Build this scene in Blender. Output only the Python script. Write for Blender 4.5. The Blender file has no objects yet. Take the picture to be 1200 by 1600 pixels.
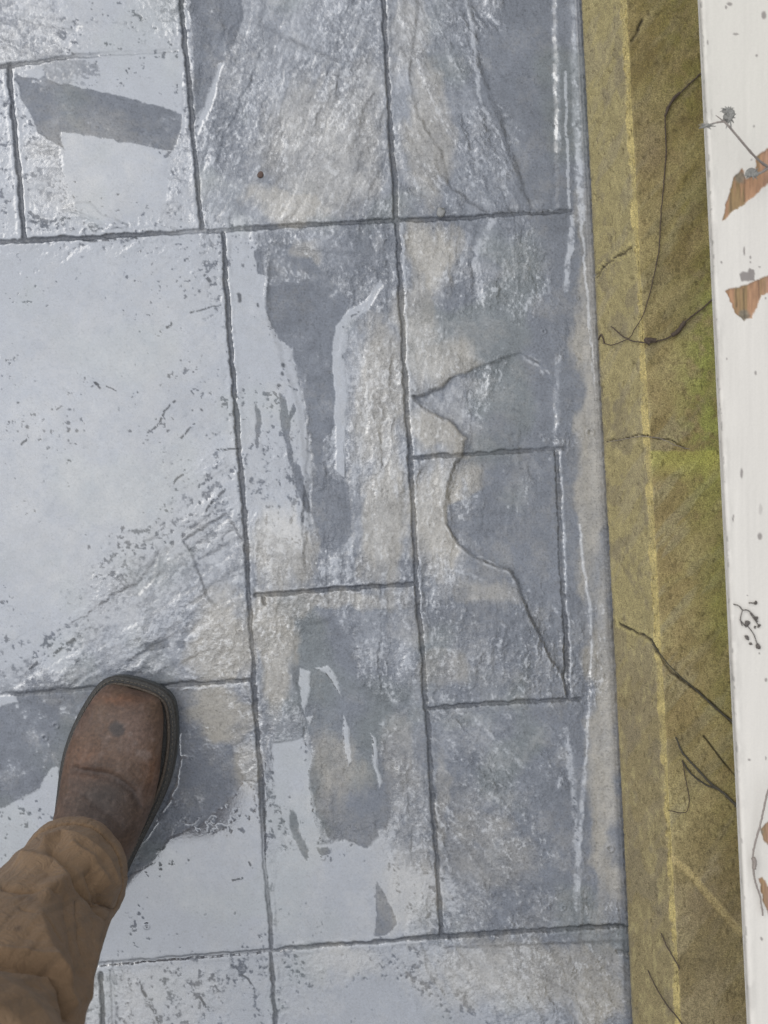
import bpy, bmesh, math, random
import numpy as np
from mathutils import Vector

# ------------------------------------------------------------------ camera, sky, sun, exposure
S = 0.00075          # metres of patio per photo pixel
H = 1.45             # height the phone is held at
scene = bpy.context.scene
C = scene.collection

cam_d = bpy.data.cameras.new('camera')
cam = bpy.data.objects.new('camera', cam_d)
C.objects.link(cam)
cam.location = (0, 0, H)
cam_d.sensor_fit = 'VERTICAL'
cam_d.sensor_height = 36
cam_d.lens = 18 / (800 * S / H)
cam_d.clip_start = 0.02
cam_d.clip_end = 500
cam_d.dof.use_dof = True
cam_d.dof.focus_distance = H - 0.01
cam_d.dof.aperture_fstop = 9.0
scene.camera = cam

SUN_EL, SUN_AZ = math.radians(42), math.radians(112)    # light from the left, a little from the top
world = bpy.data.worlds.new('World')
scene.world = world
world.use_nodes = True
wn, wl = world.node_tree.nodes, world.node_tree.links
bg = wn['Background']
sky = wn.new('ShaderNodeTexSky')
sky.sky_type = 'NISHITA'
sky.sun_disc = False
sky.sun_elevation = SUN_EL
sky.sun_rotation = math.radians(-60)
sky.air_density = 1.0
sky.dust_density = 4.0
hs = wn.new('ShaderNodeHueSaturation')
hs.inputs['Saturation'].default_value = 0.22
wl.new(sky.outputs[0], hs.inputs['Color'])
# overcast sky: bright side tilted left to emboss the stone, dimmer towards the horizon
tc = wn.new('ShaderNodeTexCoord'); sx = wn.new('ShaderNodeSeparateXYZ')
wl.new(tc.outputs['Generated'], sx.inputs[0])
dt = wn.new('ShaderNodeVectorMath'); dt.operation = 'DOT_PRODUCT'
TIL = math.radians(21)
dt.inputs[1].default_value = (-math.sin(TIL) * .87, math.sin(TIL) * .5, math.cos(TIL))
wl.new(tc.outputs['Generated'], dt.inputs[0])
m1 = wn.new('ShaderNodeMapRange'); m1.inputs['From Min'].default_value = -.2; m1.inputs['From Max'].default_value = 1.0
wl.new(dt.outputs['Value'], m1.inputs['Value'])
m2 = wn.new('ShaderNodeMath'); m2.operation = 'POWER'; m2.inputs[1].default_value = 2.4
wl.new(m1.outputs[0], m2.inputs[0])
mr = wn.new('ShaderNodeMapRange'); mr.inputs['To Min'].default_value = 0.34; mr.inputs['To Max'].default_value = 1.95
wl.new(m2.outputs[0], mr.inputs['Value'])
cn = wn.new('ShaderNodeTexNoise'); cn.inputs['Scale'].default_value = 2.2; cn.inputs['Detail'].default_value = 4
wl.new(tc.outputs['Generated'], cn.inputs['Vector'])
cr = wn.new('ShaderNodeMapRange'); cr.inputs['From Min'].default_value = 0.3; cr.inputs['From Max'].default_value = 0.7
cr.inputs['To Min'].default_value = 0.93; cr.inputs['To Max'].default_value = 1.07
wl.new(cn.outputs['Fac'], cr.inputs['Value'])
mu = wn.new('ShaderNodeMath'); mu.operation = 'MULTIPLY'
wl.new(mr.outputs[0], mu.inputs[0]); wl.new(cr.outputs[0], mu.inputs[1])
vm = wn.new('ShaderNodeVectorMath'); vm.operation = 'SCALE'
veil = wn.new('ShaderNodeMix'); veil.data_type = 'RGBA'; veil.inputs[0].default_value = 0.93
veil.inputs[7].default_value = (6.3, 6.55, 7.0, 1)
wl.new(hs.outputs[0], veil.inputs[6]); wl.new(veil.outputs[2], vm.inputs[0]); wl.new(mu.outputs[0], vm.inputs['Scale'])
wl.new(vm.outputs[0], bg.inputs['Color'])
bg.inputs['Strength'].default_value = 0.12

sd = bpy.data.lights.new('sun', 'SUN')
sd.energy = 0.6
sd.angle = math.radians(44)
sd.color = (1.0, 0.96, 0.9)
sun = bpy.data.objects.new('sun', sd)
C.objects.link(sun)
sv = Vector((-math.cos(SUN_EL) * 0.87, math.cos(SUN_EL) * 0.5, math.sin(SUN_EL)))
sun.rotation_euler = sv.to_track_quat('Z', 'Y').to_euler()

scene.view_settings.view_transform = 'Standard'
scene.view_settings.look = 'None'
scene.view_settings.exposure = 0.0
scene.view_settings.gamma = 1.0
scene.render.engine = 'CYCLES'

# ------------------------------------------------------------------ helpers
rng = np.random.RandomState(7)
TAB = rng.rand(512, 512).astype(np.float32)


def vnoise(x, y, seed=0):
    """smooth value noise, about 0..1"""
    x = x + seed * 37.73; y = y + seed * 91.17
    xi = np.floor(x).astype(np.int64); yi = np.floor(y).astype(np.int64)
    fx = (x - xi).astype(np.float32); fy = (y - yi).astype(np.float32)
    fx = fx * fx * fx * (fx * (fx * 6 - 15) + 10); fy = fy * fy * fy * (fy * (fy * 6 - 15) + 10)
    x0 = xi & 511; x1 = (xi + 1) & 511; y0 = yi & 511; y1 = (yi + 1) & 511
    a = TAB[x0, y0]; b = TAB[x1, y0]; c = TAB[x0, y1]; d = TAB[x1, y1]
    return a + (b - a) * fx + (c - a) * fy + (a - b - c + d) * fx * fy


def fbm(x, y, seed=0, octv=3, gain=0.5):
    s = 0; amp = 1; tot = 0
    ca, sa = math.cos(0.6), math.sin(0.6)
    for k in range(octv):
        s = s + amp * vnoise(x, y, seed + k * 3)
        tot += amp; amp *= gain
        x, y = 2.03 * (x * ca - y * sa), 2.03 * (x * sa + y * ca)
    return s / tot


def norm01(n):
    """noise to an even 0..1 spread, so a threshold p covers the share p"""
    z = (n - n.mean()) / (n.std() + 1e-9)
    return (0.5 * (1 + np.tanh(0.8 * z))).astype(np.float32)


def sst(a, b, x):
    t = np.clip((x - a) / (b - a), 0, 1)
    return t * t * (3 - 2 * t)


def line_dist(U, V, pts, R):
    """distance to a polyline inside reach R; vals of pts[i][2] interpolated when given"""
    D = np.full(U.shape, 1e6, np.float32); Wt = np.zeros(U.shape, np.float32)
    SD = np.zeros(U.shape, np.float32)
    uu = U[0, :]; vv = V[:, 0]
    for p, q in zip(pts[:-1], pts[1:]):
        x0, x1 = min(p[0], q[0]) - R - 12, max(p[0], q[0]) + R + 12
        y0, y1 = min(p[1], q[1]) - R - 12, max(p[1], q[1]) + R + 12
        i0, i1 = np.searchsorted(UB, x0), np.searchsorted(UB, x1)
        j0, j1 = np.searchsorted(VB, y0), np.searchsorted(VB, y1)
        if i1 <= i0 or j1 <= j0: continue
        sl = (slice(j0, j1), slice(i0, i1))
        ux, vx = U[sl], V[sl]
        dx, dy = q[0] - p[0], q[1] - p[1]
        L2 = dx * dx + dy * dy + 1e-9
        t = np.clip(((ux - p[0]) * dx + (vx - p[1]) * dy) / L2, 0, 1)
        ex = ux - (p[0] + t * dx); ey = vx - (p[1] + t * dy)
        d = np.sqrt(ex * ex + ey * ey)
        w = (p[2] + t * (q[2] - p[2])) if len(p) > 2 else np.ones_like(d)
        m = d < D[sl]
        side = np.sign(dx * ey - dy * ex)
        D[sl] = np.where(m, d, D[sl]); Wt[sl] = np.where(m, w, Wt[sl]); SD[sl] = np.where(m, side, SD[sl])
    return D, Wt, SD


def poly_mask(U, V, pts, soft=2.0):
    """soft inside mask of a polygon"""
    out = np.zeros(U.shape, np.float32)
    xs = [p[0] for p in pts]; ys = [p[1] for p in pts]
    i0, i1 = np.searchsorted(UB, min(xs) - 15), np.searchsorted(UB, max(xs) + 15)
    j0, j1 = np.searchsorted(VB, min(ys) - 15), np.searchsorted(VB, max(ys) + 15)
    if i1 <= i0 or j1 <= j0: return out
    sl = (slice(j0, j1), slice(i0, i1))
    x, y = U[sl], V[sl]
    inside = np.zeros(x.shape, bool); dm = np.full(x.shape, 1e6, np.float32)
    n = len(pts)
    for k in range(n):
        ax, ay = pts[k]; bx, by = pts[(k + 1) % n]
        cond = ((ay > y) != (by > y))
        with np.errstate(divide='ignore', invalid='ignore'):
            xc = ax + (y - ay) * (bx - ax) / ((by - ay) if by != ay else 1e-9)
        inside ^= cond & (x < xc)
        dx, dy = bx - ax, by - ay
        t = np.clip(((x - ax) * dx + (y - ay) * dy) / (dx * dx + dy * dy + 1e-9), 0, 1)
        dm = np.minimum(dm, np.hypot(x - ax - t * dx, y - ay - t * dy))
    sdist = np.where(inside, dm, -dm)
    out[sl] = sst(-soft, soft, sdist)
    return out


def grid_mesh(name, X, Y, Z, attrs, mat, parent=None, smooth=True, cols=None):
    """a sheet of quads from 2-D arrays; attrs are float attributes, cols colour attributes"""
    r, c = X.shape
    me = bpy.data.meshes.new(name)
    co = np.empty((r * c, 3), np.float32)
    co[:, 0] = X.ravel(); co[:, 1] = Y.ravel(); co[:, 2] = Z.ravel()
    idx = np.arange(r * c, dtype=np.int32).reshape(r, c)
    q = np.stack([idx[:-1, :-1], idx[1:, :-1], idx[1:, 1:], idx[:-1, 1:]], -1).reshape(-1, 4)
    me.vertices.add(r * c); me.vertices.foreach_set('co', co.ravel())
    me.loops.add(q.size); me.loops.foreach_set('vertex_index', q.ravel())
    me.polygons.add(len(q))
    me.polygons.foreach_set('loop_start', np.arange(0, q.size, 4, dtype=np.int32))
    me.polygons.foreach_set('loop_total', np.full(len(q), 4, np.int32))
    me.update(calc_edges=True)
    if smooth: me.polygons.foreach_set('use_smooth', np.ones(len(q), bool))
    for k, a in (attrs or {}).items():
        at_ = me.attributes.new(k, 'FLOAT', 'POINT'); at_.data.foreach_set('value', a.astype(np.float32).ravel())
    for k, a in (cols or {}).items():
        at_ = me.attributes.new(k, 'FLOAT_COLOR', 'POINT')
        full = np.ones((r * c, 4), np.float32); full[:, :3] = a.reshape(-1, 3)
        at_.data.foreach_set('color', full.ravel())
    me.materials.append(mat)
    o = bpy.data.objects.new(name, me); C.objects.link(o)
    if parent: o.parent = parent
    return o


def at(u, v, z=0.0):
    """a point at photo pixel (u, v) of the scene standing at height z"""
    f = S * (1 - z / H)
    return Vector(((u - 600) * f, (800 - v) * f, z))


def tag(o, label=None, cat=None, group=None, kind=None):
    if label: o['label'] = label
    if cat: o['category'] = cat
    if group: o['group'] = group
    if kind: o['kind'] = kind
    return o


def empty(name, loc):
    o = bpy.data.objects.new(name, None); C.objects.link(o); o.location = loc
    o.empty_display_size = 0.05
    return o


def srgb(r, g, b):
    f = lambda c: (c / 255 / 12.92) if c <= 10 else ((c / 255 + 0.055) / 1.055) ** 2.4
    return np.array([f(r), f(g), f(b)], np.float32)


def new_mat(name):
    m = bpy.data.materials.new(name); m.use_nodes = True
    nt = m.node_tree
    return m, nt.nodes, nt.links, nt.nodes['Principled BSDF']


def simple_mat(name, col, rough=0.6, scale=300, amt=0.25, bump=0.15):
    """plain colour broken up by fine and coarse noise, with a little bump"""
    m, N, L, P = new_mat(name)
    t = N.new('ShaderNodeTexCoord')
    n = N.new('ShaderNodeTexNoise'); n.inputs['Scale'].default_value = scale; n.inputs['Detail'].default_value = 5
    L.new(t.outputs['Object'], n.inputs['Vector'])
    r = N.new('ShaderNodeMapRange'); r.inputs['From Min'].default_value = 0.3; r.inputs['From Max'].default_value = 0.7
    r.inputs['To Min'].default_value = 1 - amt; r.inputs['To Max'].default_value = 1 + amt
    L.new(n.outputs['Fac'], r.inputs['Value'])
    v = N.new('ShaderNodeVectorMath'); v.operation = 'SCALE'
    v.inputs[0].default_value = tuple(float(c) for c in col)
    L.new(r.outputs[0], v.inputs['Scale']); L.new(v.outputs[0], P.inputs['Base Color'])
    b = N.new('ShaderNodeBump'); b.inputs['Strength'].default_value = bump; b.inputs['Distance'].default_value = 0.001
    L.new(n.outputs['Fac'], b.inputs['Height']); L.new(b.outputs[0], P.inputs['Normal'])
    P.inputs['Roughness'].default_value = rough
    return m


def attr_mat(name, rough=0.6, scale=700, amt=0.2, bump=0.3, dist=0.0008, fiber=None):
    """colour from the mesh's own painted-on surface colour, broken by noise"""
    m, N, L, P = new_mat(name)
    t = N.new('ShaderNodeTexCoord')
    n = N.new('ShaderNodeTexNoise'); n.inputs['Scale'].default_value = scale; n.inputs['Detail'].default_value = 6
    n.inputs['Roughness'].default_value = 0.65
    src = t.outputs['Object']
    if fiber:
        mp = N.new('ShaderNodeMapping'); mp.inputs['Scale'].default_value = fiber
        L.new(src, mp.inputs['Vector']); src = mp.outputs[0]
    L.new(src, n.inputs['Vector'])
    r = N.new('ShaderNodeMapRange'); r.inputs['From Min'].default_value = 0.3; r.inputs['From Max'].default_value = 0.7
    r.inputs['To Min'].default_value = 1 - amt; r.inputs['To Max'].default_value = 1 + amt
    L.new(n.outputs['Fac'], r.inputs['Value'])
    a = N.new('ShaderNodeAttribute'); a.attribute_name = 'tint'
    v = N.new('ShaderNodeVectorMath'); v.operation = 'SCALE'
    L.new(a.outputs['Color'], v.inputs[0]); L.new(r.outputs[0], v.inputs['Scale'])
    L.new(v.outputs[0], P.inputs['Base Color'])
    b = N.new('ShaderNodeBump'); b.inputs['Strength'].default_value = bump; b.inputs['Distance'].default_value = dist
    L.new(n.outputs['Fac'], b.inputs['Height']); L.new(b.outputs[0], P.inputs['Normal'])
    P.inputs['Roughness'].default_value = rough
    return m, N, L, P


def tube(name, pts, radii, mat, parent=None, seg=7, into=None, jitter=0.0):
    """a tapering tube through points, or added to the bmesh `into`"""
    bm = into or bmesh.new()
    rr = random.Random(len(pts) * 13 + int(abs(pts[0][0]) * 1e5))
    # smooth the path
    P = [Vector(p) for p in pts]
    R = list(radii) if hasattr(radii, '__len__') else [radii] * len(P)
    for _ in range(2):
        if len(P) < 3: break
        Q = [P[0]]; T = [R[0]]
        for i in range(len(P) - 1):
            Q += [P[i].lerp(P[i + 1], 0.25), P[i].lerp(P[i + 1], 0.75)]
            T += [R[i] * .75 + R[i + 1] * .25, R[i] * .25 + R[i + 1] * .75]
        Q.append(P[-1]); T.append(R[-1]); P, R = Q, T
    rings = []
    for i, p in enumerate(P):
        d = (P[min(i + 1, len(P) - 1)] - P[max(i - 1, 0)]).normalized()
        a = d.cross(Vector((0, 0, 1)))
        if a.length < 1e-3: a = d.cross(Vector((0, 1, 0)))
        a.normalize(); b = d.cross(a)
        off = Vector((rr.uniform(-1, 1), rr.uniform(-1, 1), 0)) * jitter
        r = R[i] * rr.uniform(0.85, 1.15)
        rings.append([bm.verts.new(p + off + (a * math.cos(k * 2 * math.pi / seg) + b * math.sin(k * 2 * math.pi / seg)) * r) for k in range(seg)])
    for r0, r1 in zip(rings[:-1], rings[1:]):
        for k in range(seg):
            bm.faces.new((r0[k], r0[(k + 1) % seg], r1[(k + 1) % seg], r1[k]))
    bm.faces.new(rings[0][::-1]); bm.faces.new(rings[-1])
    if into: return None
    return bm_obj(name, bm, mat, parent)


def bm_obj(name, bm, mat, parent=None, smooth=True):
    bmesh.ops.recalc_face_normals(bm, faces=bm.faces)
    me = bpy.data.meshes.new(name); bm.to_mesh(me); bm.free()
    if smooth: me.polygons.foreach_set('use_smooth', np.ones(len(me.polygons), bool))
    me.materials.append(mat)
    o = bpy.data.objects.new(name, me); C.objects.link(o)
    if parent: o.parent = parent
    return o


def blob(bm, c, r, seed=0, rough=0.3, sq=(1, 1, 1), sub=2):
    """a small irregular lump"""
    rr = random.Random(seed)
    ret = bmesh.ops.create_icosphere(bm, subdivisions=sub, radius=1)
    f = [Vector((rr.uniform(-1, 1), rr.uniform(-1, 1), rr.uniform(-1, 1))) for _ in range(4)]
    for v in ret['verts']:
        k = 1 + rough * sum(math.sin(3 * v.co.dot(g) + i) for i, g in enumerate(f)) / 2
        v.co = Vector((v.co.x * sq[0], v.co.y * sq[1], v.co.z * sq[2])) * (k * r) + Vector(c)


# ------------------------------------------------------------------ the wet patio
STEP = 1.5
mid_u = np.arange(-60, 1006, STEP); mid_v = np.arange(-60, 1662, STEP)


def spread(mid, lo_end, hi_end):
    lo = [mid[0]]; st = STEP
    while lo[-1] > lo_end: st *= 1.16; lo.append(lo[-1] - st)
    hi = [mid[-1]]; st = STEP
    while hi[-1] < hi_end: st *= 1.16; hi.append(hi[-1] + st)
    return np.array(lo[:0:-1] + list(mid) + hi[1:], np.float32)


ub = np.concatenate([spread(mid_u, -60000, 1100)])
vb = spread(mid_v, -60000, 60000)
ub = ub[ub < 1100]
UB, VB = ub, vb
U0, V0 = np.meshgrid(ub, vb)
U0 = U0.astype(np.float32); V0 = V0.astype(np.float32)

PG = """
77898717466556330008
66999814665563310008
88999925655564310008
88999845555463420007
86999754555453431007
87999764454453431006
87898765554443332006
88888878355233332105
99999978413234332105
99999989105532222103
99999999817443211101
99999999936555421112
99999999936555411112
99999998845555311212
99999988845655312112
99999988845556312112
99998877745545211112
99987776636444311112
99877666544443222112
98776655424442212222
88766554524443333322
73211134445433222233
00000001455432432111
00000015765322342212
33000055883043232211
99999559884043232111
99999999887963242211
99999999889998321111
99999999889996412222
88999999988887654222
88878888888887765433
78788888889999876543
"""
PG = [r for r in PG.split() if r]


def grid_sample(G, U, V, cell=50.0):
    A = np.array([[int(ch) for ch in r] for r in G], np.float32) / 9
    r, c = A.shape
    x = np.clip(U / cell - 0.5, 0, c - 1.001); y = np.clip(V / cell - 0.5, 0, r - 1.001)
    xi = x.astype(int); yi = y.astype(int); fx = x - xi; fy = y - yi
    fx = fx * fx * (3 - 2 * fx); fy = fy * fy * (3 - 2 * fy)
    return (A[yi, xi] * (1 - fx) * (1 - fy) + A[yi, xi + 1] * fx * (1 - fy)
            + A[yi + 1, xi] * (1 - fx) * fy + A[yi + 1, xi + 1] * fx * fy)


# coordinates bent by noise so nothing follows a ruler
wx = (fbm(U0 / 26, V0 / 26, 1, 4, .6) - 0.5); wy = (fbm(U0 / 26, V0 / 26, 5, 4, .6) - 0.5)
Uw = U0 + 11 * wx; Vw = V0 + 11 * wy
wf = fbm(U0 / 7, V0 / 7, 7, 3, .55) - .5; wg = fbm(U0 / 7, V0 / 7, 9, 3, .55) - .5
Us = U0 + 7 * wx + 2.6 * wf; Vs = V0 + 7 * wy + 2.6 * wg
Ug = U0 + 60 * (fbm(U0 / 60, V0 / 60, 11, 3) - .5); Vg = V0 + 60 * (fbm(U0 / 60, V0 / 60, 17, 3) - .5)
P = grid_sample(PG, Ug, Vg)


def soft_box(x0, x1, y0, y1, e=25):
    return sst(x0 - e, x0 + e, Uw) * (1 - sst(x1 - e, x1 + e, Uw)) * sst(y0 - e, y0 + e, Vw) * (1 - sst(y1 - e, y1 + e, Vw))


def aniso(ang, along, across, seed):
    """streaky noise; ang is measured from the photo's horizontal, positive rises to the right"""
    a = math.radians(ang)
    s = (U0 + 16 * wx) * math.cos(a) - (V0 + 16 * wy) * math.sin(a)
    t = (U0 + 16 * wx) * math.sin(a) + (V0 + 16 * wy) * math.cos(a)
    return fbm(s / along, t / across, seed, 3, .55)


A = aniso(88, 55, 11, 21); AF = aniso(88, 9, 3.6, 121)                                     # default: down the length of the slab
BOXES = ((68, (310, 612, -400, 345), 22), (36, (-900, 370, 378, 1075), 23), (-63, (622, 890, -400, 335), 24),
                      (-48, (668, 905, 1105, 1450), 25), (-62, (430, 985, 1470, 2400), 26), (-14, (-900, 300, -500, 372), 27),
                      (-70, (-900, 425, 1490, 2400), 28), (20, (-900, 415, 1085, 1490), 29))
for ang, box, sd_ in BOXES:
    m = soft_box(*box, e=10)
    A = A * (1 - m) + aniso(ang, 48, 11, sd_) * m
    AF = AF * (1 - m) + aniso(ang, 9, 3.6, sd_ + 100) * m
fine = fbm(U0 / 6.2, V0 / 6.2, 31, 3, .6)
mid = fbm(U0 / 32, V0 / 32, 35, 3, .5)
tiny = fbm(U0 / 3.6, V0 / 3.6, 39, 2, .5)
big = fbm(U0 / 260, V0 / 260, 41, 3, .5)
Nf = norm01(0.55 * (A - A.mean()) / A.std() + 0.8 * (fine - fine.mean()) / fine.std() + 0.30 * (mid - mid.mean()) / mid.std()
            + 0.22 * (tiny - tiny.mean()) / tiny.std())
zs = lambda n: (n - n.mean()) / n.std()
patch = fbm(U0 / 75, V0 / 75, 141, 4, .6)
Nlow = norm01(.9 * zs(AF) + .5 * zs(A) + .45 * zs(patch) + .45 * zs(tiny) + .6 * zs(fine))
kl = 1 - sst(.45, .8, P)
Nf = Nf * (1 - kl) + Nlow * kl
P0 = P.copy()
P = np.where(P < .7, P - .10 * P * (1 - P / .7), P).astype(np.float32)
Pp = P.copy()
hard = np.zeros_like(P)                                       # 1 where the water lies as a level sheet


_br3 = fbm(U0 / 34, V0 / 34, 155, 5, .62)


def stamp(pts, val, soft=2.0, k=1.0, bend=True, level=None):
    global Pp, hard
    m = poly_mask(Us if bend else U0, Vs if bend else V0, pts, soft) * k
    if val < 0: val = val + .48 * sst(.42, .72, _br3)
    Pp = Pp * (1 - m) + val * m
    if level is not None: hard = hard * (1 - m) + level * m


_br = fbm(U0 / 18, V0 / 18, 151, 3, .6); _br2 = fbm(U0 / 9, V0 / 14, 153, 3, .6)


def streak(pts, width, val, k=1.0, soft=2.0, solid=False):
    global Pp
    d, w, s_ = line_dist(Us, Vs, pts, width + 12)
    ww = width / 2 * (.55 + .9 * _br) if not solid else width / 2
    m = (1 - sst(ww - soft, ww + soft, d)) * k
    Pp = Pp * (1 - m) + (val - (0 if solid else .35) * sst(.5, .75, _br2)) * m


# puddles, dark reflections put into the gloss as bare stone, and slivers of water
LV = 1.25; DK = -0.25
stamp([(32, 112), (60, 106), (150, 92), (285, 82), (285, 175), (230, 160), (170, 145), (130, 138), (95, 128), (60, 125)], 1.0, level=1)
stamp([(96, 206), (150, 211), (215, 223), (270, 236), (258, 260), (264, 300), (246, 330), (200, 347), (160, 352), (126, 334), (108, 290), (94, 250)], 1.08, soft=6, level=1)
stamp([(22, 118), (60, 125), (70, 118), (95, 128), (130, 140), (170, 145), (230, 160), (285, 178), (283, 200), (272, 237), (215, 225),
       (150, 213), (95, 206), (98, 232), (60, 205), (35, 150)], DK, soft=1.2, level=1)
stamp([(66, 98), (98, 92), (152, 96), (156, 118), (140, 120), (134, 136), (115, 132), (95, 132), (72, 122)], 0.62)
stamp([(292, -80), (372, -80), (378, 30), (358, 95), (340, 100), (325, 150), (305, 180), (303, 100)], DK, soft=3)
stamp([(352, 100), (340, 130), (335, 160), (322, 190), (310, 215), (304, 195), (318, 165), (330, 135), (344, 100)], LV)
stamp([(360, 370), (392, 375), (412, 400), (414, 480), (432, 525), (455, 545), (470, 600), (478, 660), (488, 740), (478, 760), (450, 700),
       (415, 700), (385, 640), (370, 560)], 1.1, soft=5, level=.85)
stamp([(455, 560), (476, 660), (486, 735), (492, 800), (478, 870), (410, 820), (385, 720), (400, 640)], .93, soft=8, k=.8)
stamp([(397, 390), (405, 388), (412, 398), (413, 430), (403, 427)], DK)
stamp([(425, 380), (460, 385), (500, 420), (545, 470), (527, 520), (522, 580), (528, 650), (505, 690), (503, 760), (490, 720), (482, 650),
       (470, 590), (455, 545), (432, 525), (416, 490), (418, 420)], DK, soft=1.6, level=1)
stamp([(437, 612), (446, 622), (452, 648), (460, 630), (464, 640), (453, 662), (453, 690), (460, 720), (455, 728), (447, 700), (439, 670)], DK, soft=1)
stamp([(455, 722), (470, 730), (480, 775), (488, 802), (478, 799), (462, 760)], DK, soft=2)
stamp([(489, 735), (508, 722), (521, 748), (546, 752), (549, 840), (525, 862), (500, 858), (488, 800)], 0.08, k=.9)
stamp([(398, 625), (406, 640), (409, 660), (404, 700), (399, 700), (401, 660)], DK, soft=1.5)
stamp([(600, 448), (575, 484), (556, 494), (541, 512), (535, 540), (540, 580), (543, 620), (539, 700), (541, 748), (526, 740), (522, 680),
       (523, 600), (519, 550), (524, 508), (545, 484), (570, 470), (595, 438)], LV, soft=1.6)
stamp([(456, 1010), (475, 968), (520, 963), (542, 990), (560, 1060), (622, 1108), (600, 1125), (588, 1150), (600, 1200), (612, 1262), (600, 1300),
       (572, 1326), (512, 1308), (500, 1280), (490, 1250), (482, 1220), (492, 1180), (475, 1130), (458, 1060)], 0.02, soft=4, k=.95, level=.5)
for pl in ([(468, 1046), (486, 1050), (484, 1080), (476, 1115), (469, 1080)], [(478, 1120), (488, 1119), (482, 1136)],
           [(492, 1045), (512, 1041), (527, 1058), (533, 1085), (521, 1072), (510, 1053)],
           [(537, 1118), (544, 1138), (550, 1188), (543, 1200), (535, 1172)],
           [(582, 1148), (589, 1158), (591, 1200), (600, 1225), (594, 1232), (583, 1190)]):
    stamp(pl, LV, soft=1.2)
stamp([(425, 1160), (470, 1152), (488, 1180), (482, 1225), (492, 1290), (500, 1320), (480, 1340), (450, 1300), (432, 1250)], 1.12, k=1, level=.8)
stamp([(436, 1335), (500, 1318), (540, 1312), (578, 1330), (602, 1360), (622, 1400), (636, 1456), (618, 1466), (430, 1474), (428, 1380)], LV, soft=2, level=1)
stamp([(495, 1325), (512, 1322), (517, 1332), (503, 1338)], DK, soft=1)
stamp([(590, 1376), (605, 1400), (621, 1445), (603, 1462), (586, 1463), (588, 1410)], DK, soft=1, level=1)
stamp([(455, 1262), (463, 1270), (468, 1300), (482, 1330), (478, 1345), (462, 1320), (452, 1290)], 0.1)
# round the boot: the leg's dark reflection put in as low gloss
stamp([(-400, 1262), (0, 1262), (60, 1232), (80, 1198), (110, 1196), (190, 1365), (205, 1368), (240, 1350), (265, 1312), (310, 1282), (342, 1245), (372, 1215),
       (398, 1232), (413, 1330), (422, 1482), (130, 1506), (-400, 1530)], LV, soft=2.5, level=1)
stamp([(-400, 1095), (0, 1088), (40, 1080), (130, 1076), (160, 1066), (190, 1050), (250, 1050), (300, 1072), (312, 1095), (330, 1110), (360, 1160), (372, 1185), (365, 1215), (340, 1240),
       (310, 1265), (275, 1285), (262, 1312), (235, 1347), (205, 1366), (150, 1380), (100, 1260), (88, 1195), (78, 1202), (60, 1230), (0, 1262), (-400, 1290)],
      DK, soft=2.5, level=.6)
stamp([(-60, 1092), (0, 1082), (25, 1090), (30, 1096), (12, 1100), (0, 1104), (-60, 1110)], LV)
stamp([(225, 1004), (240, 1000), (262, 997), (265, 1010), (245, 1018), (228, 1018)], DK, soft=1.2)
stamp([(275, 1003), (290, 1000), (288, 1012), (276, 1014)], DK, soft=1.5)
streak([(147, 1096), (130, 1116), (113, 1146), (104, 1172), (99, 1196)], 8, LV, soft=1, solid=True)
streak([(280, 1146), (282, 1185), (275, 1225), (259, 1262), (240, 1292), (218, 1322)], 5.5, LV, soft=1, solid=True)
stamp([(366, 1215), (378, 1188), (392, 1150), (402, 1160), (408, 1210), (396, 1222)], .72, soft=5)
stamp([(300, 1262), (345, 1225), (366, 1196), (384, 1212), (370, 1240), (318, 1284), (268, 1306)], -.2, soft=4, level=.9)
# bright cores of the big sheets on the left
stamp([(-500, 470), (150, 420), (300, 430), (335, 560), (300, 640), (250, 720), (190, 800), (140, 880), (90, 960), (-500, 980)], 1.02, soft=60, level=1)
stamp([(450, 1560), (520, 1530), (640, 1530), (700, 1600), (710, 1700), (440, 1700)], 1.05, soft=14, k=.6, level=.8)
# stepped edges by the riser
streak([(866, -60), (870, 100), (872, 230)], 10, .5, soft=4)
streak([(884, 110), (886, 200), (889, 332)], 4.5, .9, soft=1.2)
streak([(896, -60), (900, 100), (906, 260), (908, 345)], 13, .62, soft=4)
streak([(894, 340), (888, 400), (884, 452)], 9, .85, soft=2)
streak([(872, 560), (870, 640), (868, 700)], 7, .6, soft=3)
streak([(874, 705), (880, 850), (886, 1000), (892, 1090)], 5, .9, soft=1.5)
pass; streak([(884, 1010), (882, 1090)], 5, .9, soft=1.5)
streak([(905, 820), (912, 900), (924, 950), (922, 1060), (919, 1130), (914, 1200)], 3.5, .95, soft=1.2)
streak([(884, 1140), (892, 1190), (898, 1260), (902, 1340), (900, 1420)], 9, .9, soft=3)
streak([(914, 1200), (908, 1270), (904, 1340)], 7, .8, soft=2)
streak([(906, 330), (914, 420), (926, 560), (934, 640), (941, 700)], 4, 1.1, soft=1)
streak([(941, 690), (946, 800), (954, 900), (958, 1000), (963, 1100), (970, 1250), (977, 1400), (982, 1480), (990, 1662)], 8, .74, soft=3)
streak([(950, 700), (958, 850), (966, 1050), (976, 1300), (984, 1446), (992, 1662)], 3, 1.1, soft=1, k=.7)
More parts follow.
